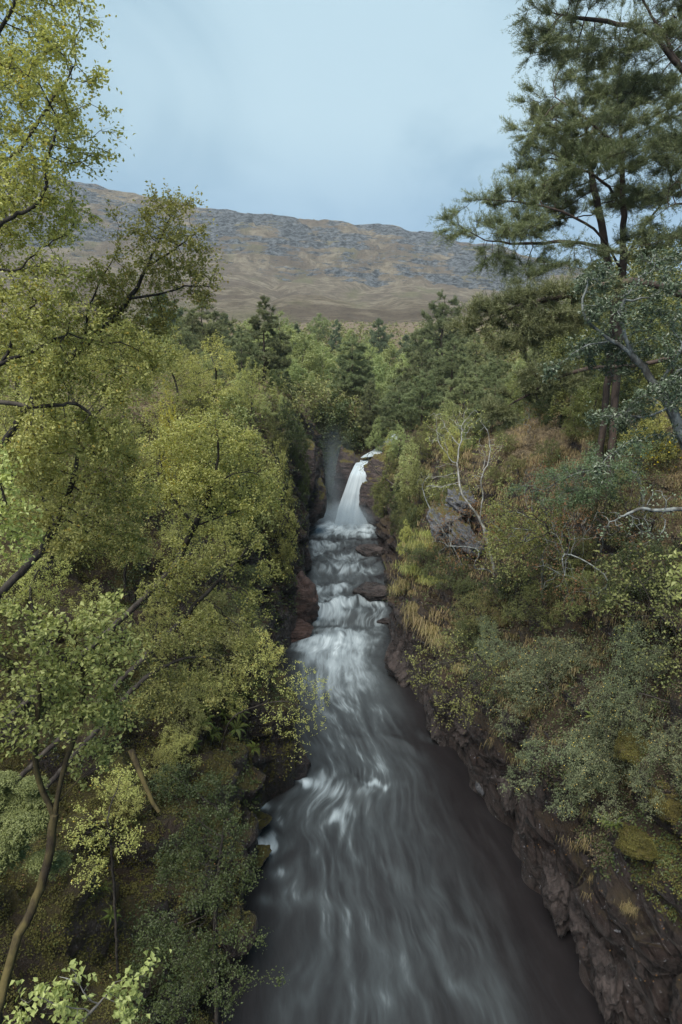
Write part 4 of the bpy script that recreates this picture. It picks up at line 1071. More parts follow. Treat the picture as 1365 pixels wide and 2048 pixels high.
# ---- pines left and centre
put('cone0', 'pine_tree', 525, 598, 60, 'tall dark layered pine left of centre, highest of the woodland', w=1.05)
put('pine0', 'pine_tree', 482, 655, 52, 'red trunked scots pine standing before the tall dark layered pine', w=.9)
put('pine1', 'pine_tree', 405, 598, 74, 'broad dark pine at the foot of the mountain on the left', w=1.25)
put('pine2', 'pine_tree', 442, 690, 66, 'low dark pine between the broad pine and the red trunked pine', w=.9)
put('cone1', 'pine_tree', 707, 676, 76, 'twin stemmed conical pine behind the waterfall gorge, in the centre', w=1.1)
put('cone2', 'pine_tree', 716, 700, 77, 'narrower companion of the central conical pine, just right of it', w=.9)
put('cone2', 'pine_tree', 742, 768, 70, 'short pine with bare lower trunk above the waterfall', w=.8)
put('pine2', 'pine_tree', 888, 590, 95, 'lone round crowned pine with reddish trunk against the moor', w=.95)
row([('pine0', 850, 690, 72), ('pine1', 905, 680, 66), ('pine2', 960, 670, 70), ('pine1', 1000, 700, 58), ('pine0', 930, 735, 52), ('pine2', 845, 745, 60), ('pine0', 1040, 735, 48), ('pine1', 800, 760, 66), ('pine1', 985, 760, 45)],
    'pine_tree', 'olive pines in the wood on the right of the gorge', 'tree', 'olive pines right of the gorge', hmax=1.4)
row([('cone0', 1165, 560, 62), ('pine1', 1110, 640, 52), ('pine2', 1080, 690, 47), ('pine0', 1230, 560, 55)],
    'pine_tree', 'dark pines at the back of the right hillside', 'tree', 'dark pines up the right hillside', hmax=1.6)
# ---- far pale birches and valley bushes
row([('far0', 575, 655, 92, 1.2), ('far1', 605, 668, 84, 1.1), ('far2', 645, 690, 90, 1.1), ('far0', 560, 690, 72), ('far1', 588, 720, 70), ('far2', 622, 745, 74), ('far0', 655, 740, 84), ('far1', 560, 760, 62)],
    'birch_tree', 'pale rounded birches filling the valley left of the central pine', 'tree', 'pale birches left of the central pine', hmax=1.6)
row([('far2', 755, 715, 92), ('far0', 790, 735, 88), ('far1', 822, 705, 100), ('far2', 775, 775, 80), ('far1', 690, 790, 80), ('far0', 830, 770, 74), ('far2', 740, 690, 110)],
    'birch_tree', 'pale birches right of the central pine', 'tree', 'pale birches right of the central pine', hmax=1.5)
row([('farpine1', 672, 640, 165, .8), ('farpine0', 760, 640, 150, .8), ('far1', 640, 628, 185, 1.0), ('far2', 560, 625, 140), ('far0', 700, 660, 130, .8), ('farpine0', 815, 672, 130, .8), ('farpine1', 590, 650, 120), ('far1', 860, 665, 135),
     ('farpine0', 330, 590, 120, 1.2), ('farpine1', 455, 630, 110, 1.0), ('far0', 730, 672, 120, .7)],
    'small_tree', 'scattered small trees at the foot of the moor', 'tree', 'small trees at the foot of the moor', hmin=.25, hmax=1.1)
# ---- dark trees in the recess behind the fall
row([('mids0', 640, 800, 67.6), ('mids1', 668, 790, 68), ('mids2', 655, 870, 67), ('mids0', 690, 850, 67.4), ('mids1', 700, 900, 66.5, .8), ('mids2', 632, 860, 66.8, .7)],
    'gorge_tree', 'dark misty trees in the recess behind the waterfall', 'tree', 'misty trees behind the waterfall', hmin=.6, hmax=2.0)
row([('midf0', 480, 745, 44), ('midb1', 440, 765, 36), ('mid0', 395, 735, 40), ('midf2', 520, 790, 47), ('midb0', 545, 775, 53), ('mid1', 460, 800, 33), ('midf1', 410, 700, 52), ('midb2', 370, 700, 46), ('mid2', 500, 700, 60), ('midf0', 330, 660, 60), ('midb1', 280, 670, 45),
     ('midf2', 535, 730, 62), ('mid0', 235, 660, 50)], 'birch_tree', 'birches standing on the left plateau behind the gorge edge', 'tree', 'birches on the left plateau', hmin=.5, hmax=1.6)
row([('pine1', 360, 640, 62), ('cone2', 300, 640, 70), ('pine0', 560, 720, 66, .8), ('cone0', 575, 745, 60, .7), ('pine2', 240, 640, 58), ('cone1', 440, 730, 48, .7)], 'pine_tree', 'lesser pines scattered over the left plateau', 'tree', 'lesser pines on the left plateau', hmin=.4, hmax=1.3)
row([('far0', 700, 730, 92), ('far1', 735, 745, 86), ('far2', 670, 735, 96), ('far0', 850, 690, 112), ('far1', 890, 700, 100), ('far2', 930, 690, 96), ('far1', 780, 690, 125), ('far0', 625, 670, 105), ('far2', 540, 650, 110), ('far1', 500, 640, 112), ('far0', 720, 700, 118)],
    'birch_tree', 'soft green birches at the back of the valley wood', 'tree', 'birches at the back of the valley', hmin=.5, hmax=1.4)
# ---- right bank thicket
row([('midf0', 758, 835, 68, .8), ('midb1', 780, 870, 60, .8), ('midf2', 800, 850, 58), ('mid0', 845, 850, 52), ('midf1', 820, 880, 50, .8), ('mid2', 870, 820, 54), ('midf0', 900, 800, 50), ('mid1', 780, 900, 56, .8), ('midb0', 905, 850, 44, .8), ('midf2', 945, 815, 46)],
    'birch_tree', 'grey green birches in the thicket right of the waterfall', 'tree', 'birches in the thicket right of the fall', hmin=.4, hmax=1.3)
row([('mid1', 770, 945, 54, .8), ('mids0', 800, 960, 50, .8), ('mid2', 840, 930, 46, .9), ('mids1', 822, 1010, 42, .7), ('midb2', 812, 1040, 40, .6), ('mid0', 880, 960, 40, .8), ('mids2', 790, 1020, 48, .6), ('mid1', 905, 930, 38, .7)],
    'bush', 'bushes on the right gorge side below the thicket', 'bush', 'bushes on the right gorge side', hmin=.3, hmax=.9)
# ---- left cliff edge growth
row([('mids0', 575, 800, 48, .8), ('mids1', 598, 840, 50, .7), ('mid0', 545, 830, 44, .8), ('midb1', 560, 890, 38, .8), ('mids2', 575, 930, 42, .5), ('midf0', 565, 790, 52, .6)],
    'bush', 'dark bushes hanging along the left cliff edge', 'bush', 'bushes along the left cliff edge', hmin=.25, hmax=.8)
# ---- right hillside
row([('mid0', 1180, 620, 34), ('mid1', 1240, 560, 38), ('mid2', 1310, 500, 42), ('mid0', 1350, 470, 46), ('mid1', 1290, 600, 32), ('mid2', 1350, 570, 34), ('mids0', 1130, 680, 36), ('mid1', 1200, 700, 30), ('mid2', 1060, 720, 40), ('mid1', 1250, 480, 52, 1.3), ('mid0', 1320, 460, 50, 1.3), ('mids2', 1200, 530, 50, 1.2), ('mid1', 1150, 590, 46, 1.2), ('mid2', 1290, 540, 40, 1.2)],
    'broadleaf_tree', 'olive broadleaf trees climbing the right hillside', 'tree', 'olive trees on the right hillside', hmin=.5, hmax=1.6)
put('midf1', 'birch_tree', 1040, 715, 42, 'small pale birch at the top edge of the right heath', w=.5)
# ------------------------------------------------------------------ near scots pines on the right
def bbase(p, dz=.5, side=1):
    """rooting place on the bank beside p, level with it"""
    x, y = p[0], p[1]
    for _ in range(80):
        if gz(x, y) >= p[2] - dz: break
        x += .15 * side
    return V3(x + .15 * side, y, gz(x, y) - .4)
def gbase(px, py, Y, drop=0.0):
    p = at(px, py, Y); p[2] = gz(p[0], p[1]) - .3; return p
b0 = gbase(1232, 800, 23)
t = [b0] + pl((1236, 720, 23), (1244, 600, 23), (1249, 450, 23), (1244, 300, 23), (1238, 180, 23), (1240, 60, 23), (1250, -60, 23))
tree_at('pine_tree', 'tall scots pine with straight dark trunk on the right hillside', b0, t,
    [lob(1120, 320, 23, 75, 24), lob(1075, 260, 22.5, 50, 18), lob(1090, 190, 23, 45, 22), lob(1180, 250, 22, 80, 28), lob(1235, 180, 23, 60, 30), lob(1210, 330, 21.5, 70, 26), lob(1290, 290, 22, 60, 26),
     lob(1080, 385, 22, 70, 22), lob(1000, 400, 22, 55, 18), lob(930, 410, 22, 40, 14), lob(965, 460, 21.5, 70, 20), lob(900, 440, 21.5, 22, 14), lob(1050, 460, 21, 70, 22), lob(1130, 420, 21, 60, 24), lob(1000, 520, 21.5, 50, 12),
     lob(1090, 530, 21.5, 40, 12), lob(1300, 400, 22, 70, 20), lob(1180, 140, 23, 60, 24), lob(1150, 70, 23, 60, 24), lob(1330, 220, 22, 60, 30), lob(1050, 345, 23, 40, 14), lob(1060, 560, 21, 30, 10), lob(1345, 330, 22, 50, 22), lob(1300, 480, 22, 60, 18), lob(1180, 520, 21.5, 50, 14)],
    fn=conifer, seed=21, n_att=1900, step=.24, infl=3.4, kill=.26, rbase=.13, rt=.0065, n_tuft=33000, L=.10, w=.011, k=8, sub=.42, gap=.22, jit=.2,
    extra=[pl((1245, 540, 23), (1200, 460, 22), (1120, 420, 21.5), (1030, 400, 21.8), (960, 400, 22)), pl((1240, 500, 23), (1150, 480, 21.5), (1050, 490, 21.5), (970, 480, 21.5)),
           pl((1249, 420, 23), (1200, 350, 22), (1130, 330, 22.5)), pl((1244, 520, 23), (1290, 450, 22.5), (1330, 400, 22)), pl((1243, 300, 23), (1200, 260, 22.5), (1120, 200, 22.7))])
b0 = gbase(1205, 800, 24.5)
t = [b0] + pl((1222, 700, 24.5), (1232, 590, 24.3), (1212, 500, 24), (1196, 410, 24), (1180, 330, 24), (1172, 250, 24))
tree_at('pine_tree', 'leaning scots pine crossing behind the straight trunk on the right hillside', b0, t,
    [lob(1170, 300, 24, 60, 24), lob(1140, 380, 24.5, 60, 20), lob(1230, 400, 24.5, 50, 20), lob(1100, 240, 24.5, 50, 20), lob(1100, 440, 24.5, 50, 18), lob(1200, 220, 24.5, 60, 24)],
    fn=conifer, seed=22, n_att=700, step=.25, infl=3.4, kill=.3, rbase=.12, rt=.007, n_tuft=14000, L=.10, w=.012, k=8, sub=.36, gap=.1, jit=.2)
b0 = gbase(1460, 900, 19)
t = [b0] + pl((1440, 700, 19), (1430, 500, 19), (1420, 300, 19), (1400, 180, 19), (1345, 110, 18.5), (1325, 60, 18.5), (1290, 20, 18.5), (1270, -60, 18.5))
tree_at('pine_tree', 'scots pine leaning in from the right edge with a red crooked limb', b0, t,
    [lob(1200, 20, 18.5, 90, 26), lob(1110, 40, 18.5, 55, 26), lob(1060, 30, 18.5, 30, 16), lob(1085, 95, 18.5, 40, 22), lob(1160, 110, 18.7, 60, 20), lob(1280, 90, 18, 60, 30), lob(1330, 20, 18.4, 60, 26), lob(1300, 180, 18.4, 60, 20), lob(1350, 300, 18.6, 50, 30),
     lob(1120, -60, 18.5, 80, 30), lob(1260, -60, 18.5, 90, 30), lob(1350, 380, 18.6, 30, 40), lob(1240, 230, 18.6, 40, 14), lob(1420, 60, 19, 90, 60), lob(1450, 300, 19, 80, 60)],
    fn=conifer, seed=23, n_att=1300, step=.22, infl=3.2, kill=.26, rbase=.13, rt=.0065, n_tuft=27000, L=.095, w=.010, k=8, sub=.40, gap=.22, jit=.2,
    extra=[pl((1400, 180, 19), (1340, 112, 18.5), (1300, 60, 18.5), (1200, 40, 18.5), (1120, 30, 18.5)), pl((1420, 480, 19), (1365, 470, 18.8), (1300, 490, 18.5), (1220, 505, 18.5), (1150, 490, 18.5)),
           pl((1425, 420, 19), (1360, 400, 18.6), (1300, 440, 18.6))])
b0 = bbase(at(1440, 640, 15))
t = [b0] + pl((1380, 600, 15), (1300, 560, 15), (1200, 570, 15.2), (1100, 600, 15.4), (1020, 615, 15.6), (960, 650, 15.8))
tree_at('pine_tree', 'low dark pine bough drooping leftwards in front of the right woodland', b0, t,
    [lob(1060, 600, 15.4, 60, 14), lob(1000, 625, 15.6, 55, 16), lob(940, 650, 15.8, 40, 14), lob(1110, 590, 15.2, 40, 12), lob(1080, 650, 15.2, 60, 18), lob(1140, 640, 15, 50, 20), lob(1020, 690, 15.2, 50, 14), lob(1200, 590, 15, 50, 16)]
    + [lob(1120, 760, 15, 60, 12), lob(1060, 790, 15.2, 50, 12), lob(1000, 825, 15.4, 40, 12), lob(1090, 740, 15, 50, 12)],
    fn=conifer, seed=24, n_att=800, step=.17, infl=2.4, kill=.2, rbase=.10, rt=.0055, n_tuft=16000, L=.08, w=.010, k=8, sub=.28, jit=.18, trop=(0, 0, -.05),
    extra=[pl((1440, 640, 15), (1380, 700, 15), (1300, 730, 15), (1200, 735, 15), (1130, 745, 15), (1060, 785, 15.2), (985, 835, 15.4))])
# ---- lichen grey oak on the right edge
b0 = bbase(at(1400, 960, 11), 1.2)
t = [b0] + pl((1395, 950, 11), (1368, 880, 11), (1345, 820, 11), (1310, 770, 11), (1275, 715, 11), (1230, 685, 11), (1185, 655, 11), (1160, 620, 11), (1178, 560, 11))
tree_at('oak_tree', 'gnarled tree with pale lichen branches and bluish leaves at the right edge', b0, t,
    [lob(1140, 600, 11, 60, 35), lob(1230, 620, 10.8, 60, 40), lob(1310, 600, 11, 60, 50), lob(1110, 660, 11, 40, 30), lob(1350, 680, 10.6, 50, 50), lob(1250, 720, 11.4, 60, 40), lob(1330, 780, 10.4, 60, 40), lob(1180, 700, 11.6, 50, 30),
     lob(1260, 830, 11, 60, 30), lob(1200, 560, 11.5, 50, 30), lob(1330, 520, 12, 60, 40), lob(1420, 700, 11, 60, 100)],
    seed=31, n_att=1000, step=.13, infl=2.2, kill=.2, leaf=.06, n_leaf=15000, rbase=.085, rt=.0045, twig=.18, gap=.3, aspect=.55, lmat='blue_leaf', bmat='bark_grey', jit=.28, sides=6,
    extra=[pl((1368, 880, 11), (1310, 868, 10.8), (1260, 880, 10.6), (1225, 905, 10.4), (1195, 935, 10.3)), pl((1345, 820, 11), (1290, 838, 10.8), (1250, 828, 10.6), (1190, 835, 10.5)),
           pl((1310, 770, 11), (1345, 730, 10.8), (1365, 690, 10.7)), pl((1230, 685, 11), (1170, 690, 11), (1130, 720, 11), (1100, 745, 11)),
           pl((1345, 820, 11), (1330, 760, 10.8), (1360, 740, 10.8)), pl((1275, 715, 11), (1240, 650, 10.9), (1250, 590, 10.8))])
b0 = bbase(at(1430, 1030, 9), 1.0)
t = [b0] + pl((1430, 1030, 9), (1370, 1018, 9), (1320, 1022, 9), (1280, 1015, 9), (1240, 1035, 9))
tree_at('dead_branch', 'bare silvery branch reaching over the shaded right slope', b0, t,
    [lob(1240, 1040, 9, 45, 25), lob(1290, 1060, 9, 50, 25), lob(1210, 1060, 9, 20, 15), lob(1310, 990, 9, 40, 16)],
    seed=32, n_att=160, step=.08, infl=1.3, kill=.1, leaf=.04, n_leaf=200, rbase=.03, rt=.003, twig=.14, lmat='blue_leaf', bmat='bark_grey', jit=.35, cat='branch')
b0 = gbase(1290, 1000, 21)
t = [b0] + pl((1290, 960, 21), (1240, 930, 21), (1180, 940, 21), (1120, 960, 21))
tree_at('rowan_tree', 'feathery blue green rowan spreading flat below the lichen branches', b0, t,
    [lob(1200, 920, 21, 60, 22), lob(1140, 945, 21, 60, 20), lob(1230, 955, 20.6, 60, 22), lob(1085, 970, 21, 40, 16), lob(1170, 985, 20.8, 60, 18), lob(1270, 900, 21, 40, 20), lob(1120, 1005, 20.8, 40, 14), lob(1040, 985, 21.4, 30, 12)],
    seed=33, n_att=620, step=.18, infl=3, kill=.24, leaf=.085, n_leaf=8500, rbase=.06, rt=.0045, twig=.34, aspect=.36, lmat='rowan_leaf', bmat='bark_grey', up=1.3, gap=.2, jit=.22)
b0 = gbase(1090, 1120, 24.5)
t = [b0] + pl((1085, 1090, 24.5), (1060, 1060, 24.5))
tree_at('rowan_tree', 'brighter green rowan over the grey slabs in the middle of the right bank', b0, t,
    [lob(1040, 1030, 24.5, 45, 20), lob(1010, 1065, 24.5, 45, 20), lob(1080, 1065, 24, 50, 24), lob(1030, 1095, 24, 60, 14), lob(1110, 1040, 24, 30, 20), lob(1000, 1010, 25, 24, 14)],
    seed=34, n_att=420, step=.18, infl=3, kill=.26, leaf=.10, n_leaf=5200, rbase=.06, rt=.005, twig=.36, aspect=.42, lmat='birch_leaf', bmat='bark_grey', up=1.3, gap=.2)
# pale leaning birch trunk
t = [at(1003, 1190, 28) - V3(0, -.6, .6)] + pl((992, 1150, 28), (975, 1085, 28), (962, 1040, 28), (940, 1010, 28), (922, 985, 28), (917, 950, 28.4), (915, 920, 28.6))
tree_at('birch_tree', 'thin white birch stem leaning over the grey slabs on the right bank', t[0], t,
    [lob(890, 860, 29, 45, 40), lob(940, 840, 29, 45, 40), lob(980, 900, 28.4, 40, 30), lob(870, 960, 28.4, 30, 40), lob(950, 960, 28, 30, 30)],
    seed=35, n_att=420, step=.22, infl=3, kill=.27, leaf=.06, n_leaf=1600, rbase=.06, rt=.006, twig=.32, lmat='birch_leaf', bmat='bark_pale', up=.6, jit=.22,
    extra=[pl((962, 1040, 28), (968, 990, 27.8), (960, 960, 27.8), (975, 930, 27.8))])
t = pl((925, 1130, 29), (905, 1090, 29), (880, 1050, 29), (856, 1010, 29.2), (845, 975, 29.4))
tree_at('dead_branch', 'bare forked pole leaning before the grey slabs', t[0], t,
    [lob(850, 960, 29.3, 25, 25), lob(880, 1010, 29, 20, 20)], seed=36, n_att=60, step=.18, infl=1.9, kill=.24, leaf=.05, n_leaf=120, rbase=.03, rt=.006, twig=.24, bmat='bark_grey', cat='branch')
t = [at(735, 990, 57)] + pl((790, 975, 53), (755, 955, 54), (738, 935, 55), (728, 925, 55.5), (715, 905, 56))[0:]
tree_at('dead_branch', 'dark bare branch arching across the lip of the waterfall', t[1], [gbase(845, 1010, 50), at(815, 985, 52), at(775, 962, 54), at(745, 935, 55), at(735, 912, 56)],
    [lob(725, 935, 55.5, 18, 10), lob(740, 905, 56, 12, 12), lob(770, 930, 55, 20, 14)], seed=37, n_att=80, step=.25, infl=2.2, kill=.3, leaf=.07, n_leaf=150, rbase=.07, rt=.012, twig=.4, bmat='bark_dark', cat='branch')
# ---- bush hanging over the water from the left bank
b0 = gbase(440, 1480, 20)
tree_at('birch_tree', 'wiry birch hanging sparse leaves over the river from the left rock', b0, [b0] + pl((455, 1440, 19.6), (500, 1415, 19.2), (560, 1400, 19), (600, 1410, 19)),
    [lob(520, 1340, 19, 50, 30), lob(590, 1360, 19, 60, 35), lob(610, 1440, 19, 50, 40), lob(560, 1430, 19, 50, 40), lob(640, 1400, 19.2, 25, 40), lob(600, 1500, 19, 25, 30), lob(470, 1370, 19, 50, 30)],
    seed=41, n_att=620, step=.12, infl=2, kill=.17, leaf=.045, n_leaf=3000, rbase=.024, rt=.0028, twig=.18, lmat='birch_leaf', gap=.15, jit=.22)
b0 = gbase(420, 1760, 12)
tree_at('leafy_bush', 'tall dark green bush over the river at the lower left', b0, [b0] + pl((430, 1800, 11.6), (440, 1720, 11.4), (450, 1640, 11.4)),
    [lob(430, 1590, 11.6, 60, 40), lob(350, 1560, 12, 50, 40), lob(470, 1640, 11.2, 50, 40), lob(400, 1680, 11.6, 70, 40), lob(490, 1740, 11, 40, 30), lob(430, 1790, 11, 70, 50), lob(350, 1730, 11.6, 50, 50), lob(500, 1880, 10.4, 40, 20), lob(400, 1900, 10.6, 70, 50), lob(330, 1860, 11, 60, 40),
     lob(540, 1960, 10.2, 26, 14), lob(450, 1970, 10.2, 70, 40), lob(350, 2010, 10.4, 60, 40)],
    seed=42, n_att=1300, step=.11, infl=1.9, kill=.15, leaf=.042, n_leaf=19000, rbase=.05, rt=.0028, twig=.18, lmat='shrub_leaf', gap=.2, jit=.2, cat='bush', up=.9)
t = [gbase(220, 1740, 12)] + pl((225, 1700, 12), (215, 1640, 12))
tree_at('leafy_bush', 'fresh small leaved bush between the leaning stem and the dark bush', t[0], t,
    [lob(180, 1650, 12, 60, 50), lob(250, 1680, 12, 50, 40), lob(240, 1560, 12.4, 60, 40), lob(170, 1740, 11.8, 50, 30)], seed=43, n_att=420, step=.1, infl=1.6, kill=.14, leaf=.04, n_leaf=3600, rbase=.03, rt=.0025, twig=.16, lmat='birch_leaf', gap=.3, cat='bush')

# ---- conifer bush at the left edge : flat overlapping sprays of scale leaves
def spray_bush():
    rng = np.random.default_rng(51)
    c0 = at(20, 1640, 6.2); k = pxm(6.2)
    lv = []; tn = []
    plates = [(20 + rng.normal(0, 34), 1560 + j * 6.4 + rng.normal(0, 6), 22 + 22 * rng.random()) for j in range(26)]
    for (cx, cy, ry) in plates:
        n = 2400; c = at(cx, cy, 6.2 - .25 * rng.random() * (1 if cy > 1600 else -.4)); v = nrm(rng.normal(0, 1, (n, 3)))
        ang_ = np.arctan2(v[:, 1], v[:, 0]); fan = .72 + .28 * np.abs(np.sin(ang_ * 5 + cx)) 
        rad = (rng.random(n) ** .45) * fan * (1 + .3 * fbm(v * 3 + cx, 3, 7))
        pos = c + v * rad[:, None] * np.array([ry * 1.5, ry * 1.5, ry * .42]) * k
        pos[:, 2] -= (rad ** 2) * ry * .35 * k
        V, _ = leaf_quads(rng, pos, np.array([0, -.2, 1.0]) + rng.normal(0, .45, (n, 3)), .030 * (.6 + .8 * rng.random(n)), .012)
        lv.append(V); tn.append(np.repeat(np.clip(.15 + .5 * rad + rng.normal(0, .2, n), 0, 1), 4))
    lv = np.concatenate(lv); me = mesh_np('crown', lv, quads=np.arange(len(lv)).reshape(-1, 4), mat=M['yew'], attrs={'tint': np.concatenate(tn)}, smooth=False)
    base = at(30, 1700, 6.2); g = gz(base[0], base[1])
    P = np.array([V3(base[0] - .5, base[1], g - .2), (c0 + V3(-.3, 0, -.4)), c0]); par = np.array([-1, 0, 1])
    tv, tq = tubes(P, par, np.array([.05, .04, .02]), 8)
    unique('conifer_bush', [('trunk', mesh_np('trunk', tv, quads=tq, mat=M['bark_dark'])), ('crown', me)], c0 - V3(0, 0, 85 * k), 'rounded feathery conifer bush at the left edge low down', 'bush')
spray_bush()

# ---- shrubs rooted on the banks (found by looking where the ground is)
def region(proto_list, pts, name, what, cat, group, s=1.0, off=0.0, tiltn=.5):
    pts = [p for p in pts]
    order = sorted(range(len(pts)), key=lambda k: pts[k][0])
    for k, p in enumerate(pts):
        rk = order.index(k); lab = (ORD[rk] if rk < len(pts) - 1 else 'rightmost') + ' of the ' + what
        onhit(proto_list[k % len(proto_list)], name, p[0], p[1], (p[2] if len(p) > 2 else 1) * s * (.9 + .25 * rs.random()), lab, cat, group, off, tiltn)
region(['drape0', 'drape1'], [(1060, 1330, 1.0), (1150, 1290, 1.1), (1250, 1330, 1.1), (1340, 1290, 1.0), (1120, 1400, 1.1), (1200, 1440, 1.2), (1290, 1420, 1.1), (1150, 1510, 1.0), (1240, 1540, .9), (1340, 1400, .9), (1010, 1290, .8), (1330, 1510, .6)],
       'trailing_bush', 'trailing small leaved bushes draped down the right bank', 'bush', 'trailing bushes on the right bank', .95, .15, .9)
region(['shrub0', 'shrubo1', 'shrub2'], [(930, 1210, 1.0), (980, 1240, 1.0), (900, 1180, .9), (1030, 1220, 1.1), (1090, 1240, 1), (860, 1140, .8), (940, 1290, .8), (1180, 1220, .9), (1270, 1200, .9), (820, 1110, .7), (1120, 1150, .9), (1230, 1080, .9), (1330, 1170, .9)],
       'leafy_bush', 'dark leafy bushes above the right rock face', 'bush', 'dark bushes above the right rock face', 1.0, .0)
region(['bare0', 'bare1', 'shrubo0'], [(900, 900, .8), (960, 880, .8), (1010, 900, .7), (1060, 880, .7), (930, 1010, .7), (1100, 930, .8), (1150, 860, .7), (850, 980, .8), (990, 970, .7), (1200, 860, .7), (870, 920, .9), (1040, 960, .7), (1130, 1010, .7), (820, 1060, .8), (1180, 1130, .9), (1260, 1120, .9), (1330, 1100, .8)],
       'twiggy_shrub', 'twiggy brown shrubs among the heath of the right bank', 'shrub', 'twiggy shrubs on the right bank', 1.0)
region(['shrub1', 'shrubo2', 'shrub0', 'shrubo1'], [(470, 1260, .8), (450, 1330, .9), (390, 1360, .9), (330, 1400, .8), (490, 1180, .8), (420, 1250, .9), (270, 1450, .7), (360, 1460, .7), (480, 1120, .9)],
       'leafy_bush', 'dark leafy bushes in the shade of the left slope', 'bush', 'dark bushes on the left slope', 1.0)
region(['shrubb0', 'shrubb1', 'shrubb2'], [(400, 1420, .8), (460, 1400, .7), (500, 1330, .8), (350, 1520, .6), (300, 1560, .6), (240, 1620, .5)],
       'leafy_bush', 'fresh green bushes low on the left slope above the river', 'bush', 'fresh bushes low on the left slope', 1.0)

# ------------------------------------------------------------------ rocks
def rock_mesh(seed, size, rough=.16, nplane=16, squash=1.0, sub=5):
    import bmesh
    bm = bmesh.new(); bmesh.ops.create_icosphere(bm, subdivisions=sub, radius=1)
    V = np.array([v.co[:] for v in bm.verts]); F_ = np.array([[v.index for v in f.verts] for f in bm.faces]); bm.free()
    rng = np.random.default_rng(seed)
    n = nrm(rng.normal(0, 1, (nplane, 3)) * np.array([1, 1, 1.2])); dd = .62 + .38 * rng.random(nplane)
    dt = V @ n.T; r = np.where(dt > .05, dd[None] / np.maximum(dt, .05), 9).min(1); r = np.minimum(r, 1.15)
    P = V * r[:, None]
    P = P + V * (fbm(P * np.array([1.6, 1.6, 4]) + seed, 5, seed, .55, ridged=True) * rough)[:, None]
    st = P[:, 2] * 5 + P[:, 0] * 2 + fbm(P * 1.2, 2, seed) * 1.2; fr = st - np.floor(st)
    P = P * (1 + .05 * (sstep(fr, 0, .3) - .5))[:, None]
    return P * np.array(size), F_
def rock(name, px, py, Y, size, seed, label, mat='rock_bare', rot=(0, 0, 0), rough=.16, group=None, z=None, cat='rock', nplane=16):
    P, F_ = rock_mesh(seed, size, rough, nplane)
    o = link(name, mesh_np(name, P, tris=F_, mat=M[mat], smooth=True))
    c = at(px, py, Y)
    if mat == 'rock_moss':
        r_ = np.random.default_rng(seed); tri = P[F_]; ar = np.linalg.norm(np.cross(tri[:, 1] - tri[:, 0], tri[:, 2] - tri[:, 0]), axis=1)
        i_ = r_.choice(len(F_), 9000, p=ar / ar.sum()); bc = r_.dirichlet((1, 1, 1), 9000)
        ps = (tri[i_] * bc[..., None]).sum(1); nn_ = nrm(ps); lump_ = 1 + .22 * fbm(ps * 5, 3, seed)[:, None]
        v_, _ = leaf_quads(r_, ps * lump_ * (1.0 + .12 * r_.random((9000, 1))), nn_ * 1.2 + r_.normal(0, .6, (9000, 3)), .032, .02)
        link('moss', mesh_np('moss', v_, quads=np.arange(36000).reshape(-1, 4), mat=M['moss'], attrs={'tint': np.repeat(np.clip(.5 + .6 * fbm(ps * 4, 3, 2) + r_.normal(0, .2, 9000), 0, 1), 4)}, smooth=False), o)
    if z is not None: c[2] = z
    o.location = c; o.rotation_euler = rot
    tag(o, label, cat, group); return o
rock('boulder', 750, 1107, 51.5, (1.5, 1.3, .75), 3, 'dark boulder jutting from the right shore just below the fall pool', rot=(0, .1, .3))
rock('boulder', 748, 1186, 43.8, (1.35, 1.2, .6), 4, 'low black boulder under a bush where the rapids step down', rot=(0, 0, 1.2))
rock('boulder', 771, 1243, 40.4, (.55, .4, .16), 5, 'small dark stone awash in the white rapids', rot=(0, 0, .2))
rock('boulder', 793, 1252, 39.8, (.5, .4, .2), 15, 'half drowned stone beside the right shore under the rapids', rot=(0, 0, .9))
rock('boulder', 592, 1207, 43.6, (.4, .35, .25), 6, 'small stone on the left shore beside the white step', rot=(0, 0, .2))
rock('rock_outcrop', 572, 1228, 40.3, (1.55, 1.7, 2.3), 7, 'reddish brown rock bluff at the left edge of the rapids', 'rock_red', rot=(.1, .25, .4))
rock('rock_outcrop', 578, 1268, 38.6, (1.2, 1.4, 1.1), 17, 'lower foot of the reddish bluff touching the water', 'rock_red', rot=(.1, .1, .9))
rock('rock_outcrop', 538, 1510, 24.4, (1.35, 1.4, 2.1), 8, 'black wet bluff bulging into the river on the left', 'rock', rot=(.1, .2, .4))
rock('rock_outcrop', 622, 1010, 56, (1.0, 1.6, 2.4), 9, 'dark cliff nose left of the waterfall pool', 'rock', rot=(0, .1, .2))
rock('rock_outcrop', 612, 940, 54, (1.0, 1.8, 2.6), 19, 'upper cliff nose with hanging growth left of the fall', 'rock', rot=(0, .2, .6))
rock('rock_outcrop', 748, 1010, 59.4, (1.0, 1.3, 2.3), 10, 'dark rock buttress holding the right side of the waterfall', 'rock', rot=(0, -.1, .2))
rock('rock_outcrop', 757, 960, 60.6, (1.3, 1.5, 1.9), 20, 'rock shoulder beside the waterfall lip', 'rock', rot=(0, -.1, .8))
rock('rock_outcrop', 590, 1110, 48, (1.1, 1.6, 1.9), 30, 'shadowed wet rock on the left shore above the reddish bluff', 'rock', rot=(0, .1, .2))
rock('rock_outcrop', 690, 965, 63.4, (1.3, 1.4, 3.0), 40, 'dark rock pillar left of the falling water behind the spray', 'rock', rot=(0, .05, .2))
rock('boulder', 517, 1640, 20.6, (.55, .4, .22), 41, 'low black ledge with white water curling round it at lower left', 'rock', rot=(0, 0, .2))
rock('boulder', 512, 1710, 19.2, (.5, .45, .2), 42, 'lower black ledge beside the dark bush over the river', 'rock', rot=(0, 0, .9))
rock('rock_outcrop', 1275, 1500, 15.3, (.36, .4, .32), 43, 'upper mossy hump below the trailing bushes on the right', 'rock_moss', rough=.3)
